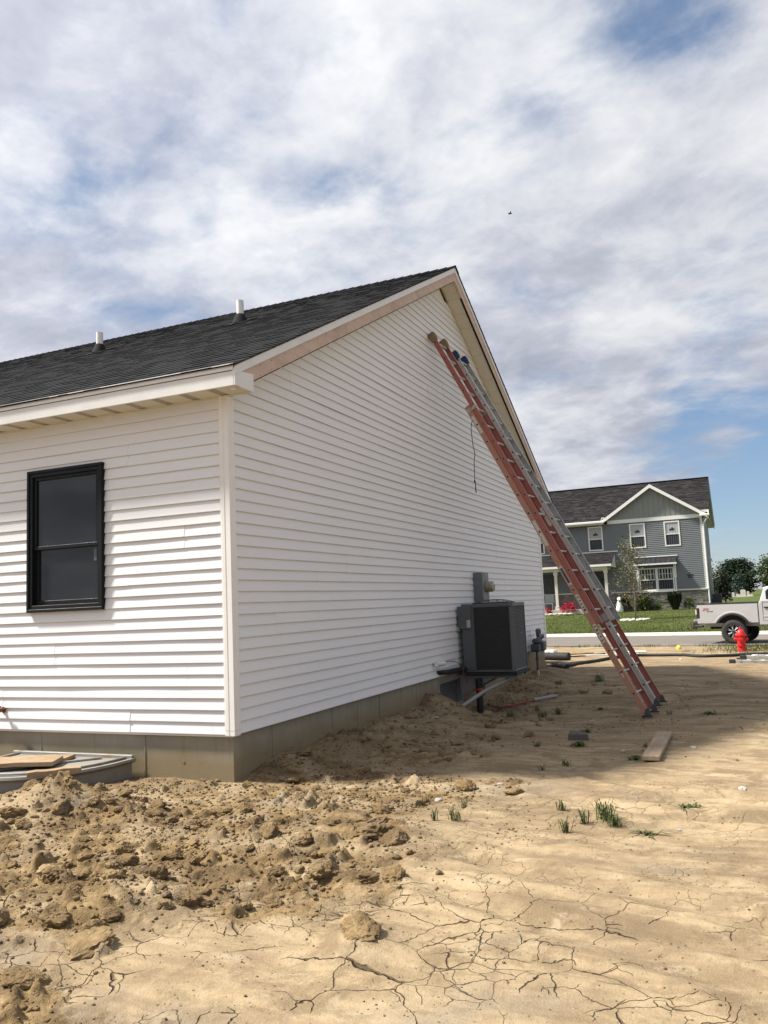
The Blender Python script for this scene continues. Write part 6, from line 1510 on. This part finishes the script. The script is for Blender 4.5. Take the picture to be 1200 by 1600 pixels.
def clod(x, y, r, k, label=None, grp=None, sink=.30, sq=1.0):
    o = bpy.data.objects.new('clay_clod', CM[k % 10]); sc.collection.objects.link(o)
    q = random.Random(int(x * 991 + y * 313)); o.location = (x, y, gz(x, y) + r * (.55 - sink) * sq); o.rotation_euler = (q.uniform(-.35, .35), q.uniform(-.35, .35), q.uniform(0, 6.28)); o.scale = (r * q.uniform(.85, 1.2), r * q.uniform(.85, 1.15), r * q.uniform(.75, 1.05) * sq)
    return tag(o, label or 'lumpy clod of tan clay in the churned soil before the house', 'clod', grp or 'clods of turned clay in front of the house')
NAMED = [(1.30, -3.45, .085, 3, 'dark grey clod at the lower left corner of the churned soil'), (-.80, -1.58, .10, 5, 'dark clod on the soil mound before the window well'),
         (1.33, -3.14, .105, 1, 'large brown clod with a shaded face at the lower left'), (2.45, -2.70, .075, 2, 'single lumpy clod alone on the pale cracked mud'),
         (1.62, -1.12, .13, 4, 'biggest clod of the heap at the middle of the churned soil'), (1.86, -1.20, .10, 6, 'grey clay clod at the right of the clod heap'),
         (1.92, -1.36, .11, 7, 'orange tan clod at the lower right of the clod heap'), (2.06, -1.42, .085, 8, 'pointed clod at the right end of the clod heap'), (1.72, -1.42, .09, 9, 'round clod at the front of the clod heap'),
         (2.29, -1.97, .075, 0, 'clod with a dark split side lying below the heap'), (2.18, -2.02, .065, 3, 'flat clod leaning on the split one below the heap'), (.30, .50, .06, 5, 'pale grey stone-like clod beside the foundation corner')]
for x, y, r, k, lab in NAMED: clod(x, y, r * 1.08, k, lab, 'single clods that stand out', .46, .72)
q = random.Random(21); placed = [(a, b, c) for a, b, c, _, _ in NAMED]; cnt = 0; tries = 0
while cnt < 190 and tries < 9000:
    tries += 1; x, y = q.uniform(-1.0, 2.6), q.uniform(-3.6, .35); r = .020 + .055 * q.random() ** 2.0
    rm = float(rough_mask(np.array([x]), np.array([y]))[0])
    if q.random() > rm ** 1.5 * float(np.interp(y, [-1.8, -1.2, -.6, .2], [1, .8, .3, .3])) or any((x - a) ** 2 + (y - b) ** 2 < (r + c) ** 2 * .6 for a, b, c in placed): continue
    if ((x + 1.77) / .85) ** 2 + ((y + .03) / 1.1) ** 2 < 1: continue
    placed.append((x, y, r)); clod(x, y, r, cnt); cnt += 1
cnt = 0
while cnt < 60:
    x, y = q.uniform(.08, 1.9), q.uniform(.3, 9.5); r = .025 + .06 * q.random() ** 2
    if q.random() > math.exp(-x * 1.0) * 1.2: continue
    clod(x, y, r, cnt, 'brown clod of clay on the dirt bank along the foundation', 'clods on the bank along the foundation'); cnt += 1
# crumbs and pebbles, far too many to count
pm = []
for k in range(6):
    qq = np.random.RandomState(40 + k); bm = bmesh.new(); bmesh.ops.create_icosphere(bm, subdivisions=1, radius=1.0)
    pm.append((np.array([v.co[:] for v in bm.verts]) * qq.uniform(.7, 1.2, (len(bm.verts), 1)) * [1, .85, .6], np.array([[v.index for v in f.verts] for f in bm.faces]))); bm.free()
VV, FF, off = [], [], 0
rq = np.random.RandomState(77)
NC = 42000
X_, Y_ = rq.uniform(-1.4, 4.4, NC), np.concatenate([rq.uniform(-3.7, .8, NC * 2 // 3), rq.uniform(.5, 10, NC - NC * 2 // 3)])
RM = rough_mask(X_, Y_); keep = rq.uniform(0, 1, NC) < .015 + .16 * sst(fbm(X_, Y_, 2.2, 3, seed=61), -.05, .35) + .84 * RM ** 1.3
for x, y, rm in zip(X_[keep], Y_[keep], RM[keep]):
    if x < .03 and y > -.03: continue
    if ((x + 1.77) / .80) ** 2 + ((y + .03) / 1.05) ** 2 < 1: continue
    r = (.0035 + .016 * rq.power(.30) * (.35 + .65 * rm)) * (1.7 if y > 1.5 else 1.0); v, f = pm[rq.randint(6)]; a = rq.uniform(0, 6.28); c, s = math.cos(a), math.sin(a)
    VV.append(np.stack([(v[:, 0] * c - v[:, 1] * s) * r + x, (v[:, 0] * s + v[:, 1] * c) * r + y, v[:, 2] * r + gz(x, y) + r * .25], 1)); FF.append(f + off); off += len(v)
V = np.concatenate(VV).astype(np.float32); F = np.concatenate(FF).astype(np.int32)
me = bpy.data.meshes.new('soil_crumbs'); me.vertices.add(len(V)); me.vertices.foreach_set('co', V.ravel()); me.loops.add(F.size); me.loops.foreach_set('vertex_index', F.ravel()); me.polygons.add(len(F)); me.polygons.foreach_set('loop_start', np.arange(0, F.size, 3, dtype=np.int32)); me.update(calc_edges=True)
tag(link('soil_crumbs', me, M['clod']), kind='stuff')
WP = [(2.62, 1.2), (2.9, 2.2), (3.5, 2.6), (3.4, 4.3), (2.2, 4.6), (3.95, .6), (3.6, -.6), (2.2, .4), (1.9, -.2), (.62, 2.9), (.5, 3.6), (3.0, 8.5), (3.4, 11.5), (3.1, 13.0), (2.5, 15.5), (3.3, 17.8), (1.8, 18.0)]
for k, (x, y) in enumerate(WP):
    o = link('pebble', CM[(k * 3) % 10], None); o.data = o.data.copy() if k == 0 else o.data
    if k == 0: pbm = o.data; pbm.materials.clear(); pbm.materials.append(M['stone_white'])
    o.data = pbm; o.location = (x, y, gz(x, y) + .006); s = .016 + .012 * (k % 3) + (.02 if y > 10 else 0); o.scale = (s, s * .8, s * .6); o.rotation_euler = (0, 0, k)
    tag(o, 'small pale pebble lying on the bare dirt of the yard', 'pebble', 'pale pebbles scattered on the dirt')

# ------------------------------------------------------------------ weeds
def weed(x, y, r, h, n, label, seed, flat=False, grp='weeds growing in the dirt'):
    q = random.Random(seed); t = thing('weed_tuft' if not flat else 'low_weed', label, 'weed', (x, y, gz(x, y)), group=grp); g = MB()
    for _ in range(int(n * 1.15) if not flat else n * 2):
        a = q.uniform(0, 6.28); l = q.uniform(.3, 1.0); wd = q.uniform(.0016, .0034) if not flat else q.uniform(.004, .008); bx, by = q.gauss(0, r * .22), q.gauss(0, r * .22)
        dx, dy = -math.sin(a) * wd, math.cos(a) * wd; lean = q.uniform(.3, 1.7) * (1 if not flat else 1.2)
        p1 = (bx + math.cos(a) * r * lean * .45 * l, by + math.sin(a) * r * lean * .45 * l, h * l * .75); p2 = (bx + math.cos(a) * r * lean * l, by + math.sin(a) * r * lean * l, h * l * max(.15, 1.05 - .5 * lean))
        g.add([(bx - dx, by - dy, -.01), (bx + dx, by + dy, -.01), (p1[0] + dx, p1[1] + dy, p1[2]), (p1[0] - dx, p1[1] - dy, p1[2]), p2], [(0, 1, 2, 3), (3, 2, 4)])
    g.build('blades', M['weed'], t, fix=False); return t
WD = [(3.15, -.50, .11, .16, 70, 'largest grass tuft, on the pale mud right of centre', 0), (3.03, -.62, .07, .12, 34, 'small tuft at the left foot of the largest grass tuft', 0), (3.22, -.60, .09, .10, 50, 'dense low tuft at the right foot of the largest grass tuft', 0),
      (2.97, -.86, .07, .13, 30, 'thin upright tuft nearest the camera on the pale mud', 0), (2.84, -.34, .06, .10, 26, 'small tuft behind the thin upright one on the pale mud', 0),
      (2.25, -.85, .07, .13, 30, 'star shaped tuft beside the churned soil', 0), (2.17, -.42, .05, .09, 22, 'small tuft at the top right of the clod heap', 0), (2.12, -.88, .04, .12, 16, 'spindly tuft against a clod right of the heap', 0),
      (3.44, -.78, .08, .03, 18, 'flat weed alone on the pale mud', 1), (3.62, -.05, .09, .035, 22, 'flat leafy weed on the pale mud to the right', 1), (3.05, 1.83, .09, .05, 26, 'leafy weed at the near end of the wooden plank', 1), (3.05, 2.6, .05, .06, 14, 'weed tucked against the side of the wooden plank', 0),
      (2.42, 2.45, .10, .06, 34, 'dark weed just before the broken block', 1), (2.05, 2.28, .08, .07, 26, 'dark weed left of the broken block', 0), (2.3, 3.6, .10, .05, 24, 'low weed behind the broken block', 1), (2.53, 1.3, .07, .07, 24, 'small tuft in the shade before the broken block', 0), (2.40, .95, .06, .07, 18, 'tuft at the sunlit edge of the house shadow', 0),
      (1.50, 4.9, .14, .12, 50, 'green tuft in the shade below the condenser', 0), (1.62, 5.4, .12, .13, 46, 'green tuft in the shade left of the ladder feet', 0), (1.25, 5.7, .10, .10, 36, 'tuft on the shaded dirt nearest the condenser', 0), (1.05, 5.0, .12, .12, 40, 'tuft on the bank below the grey conduit', 0), (2.1, 5.9, .14, .07, 34, 'low weeds close to the orange ladder foot', 0),
      (1.42, 9.9, .20, .20, 60, 'bushy tuft in the shade right of the gas meter', 0), (1.0, 8.4, .15, .10, 40, 'low tuft before the gas meter', 0), (3.54, 5.5, .14, .05, 26, 'low weed on the dirt right of the ladder feet', 1), (3.06, 5.4, .07, .08, 16, 'wisp of grass beside the aluminium ladder foot', 0), (2.0, 17.2, .2, .08, 36, 'grass patch behind the drain hose', 0), (2.4, 18.9, .25, .07, 40, 'grass patch left of the yellow marker', 0)]
for k, (x, y, r, h, n, lab, fl_) in enumerate(WD): weed(x, y, r, h, n, lab, 50 + k, bool(fl_))
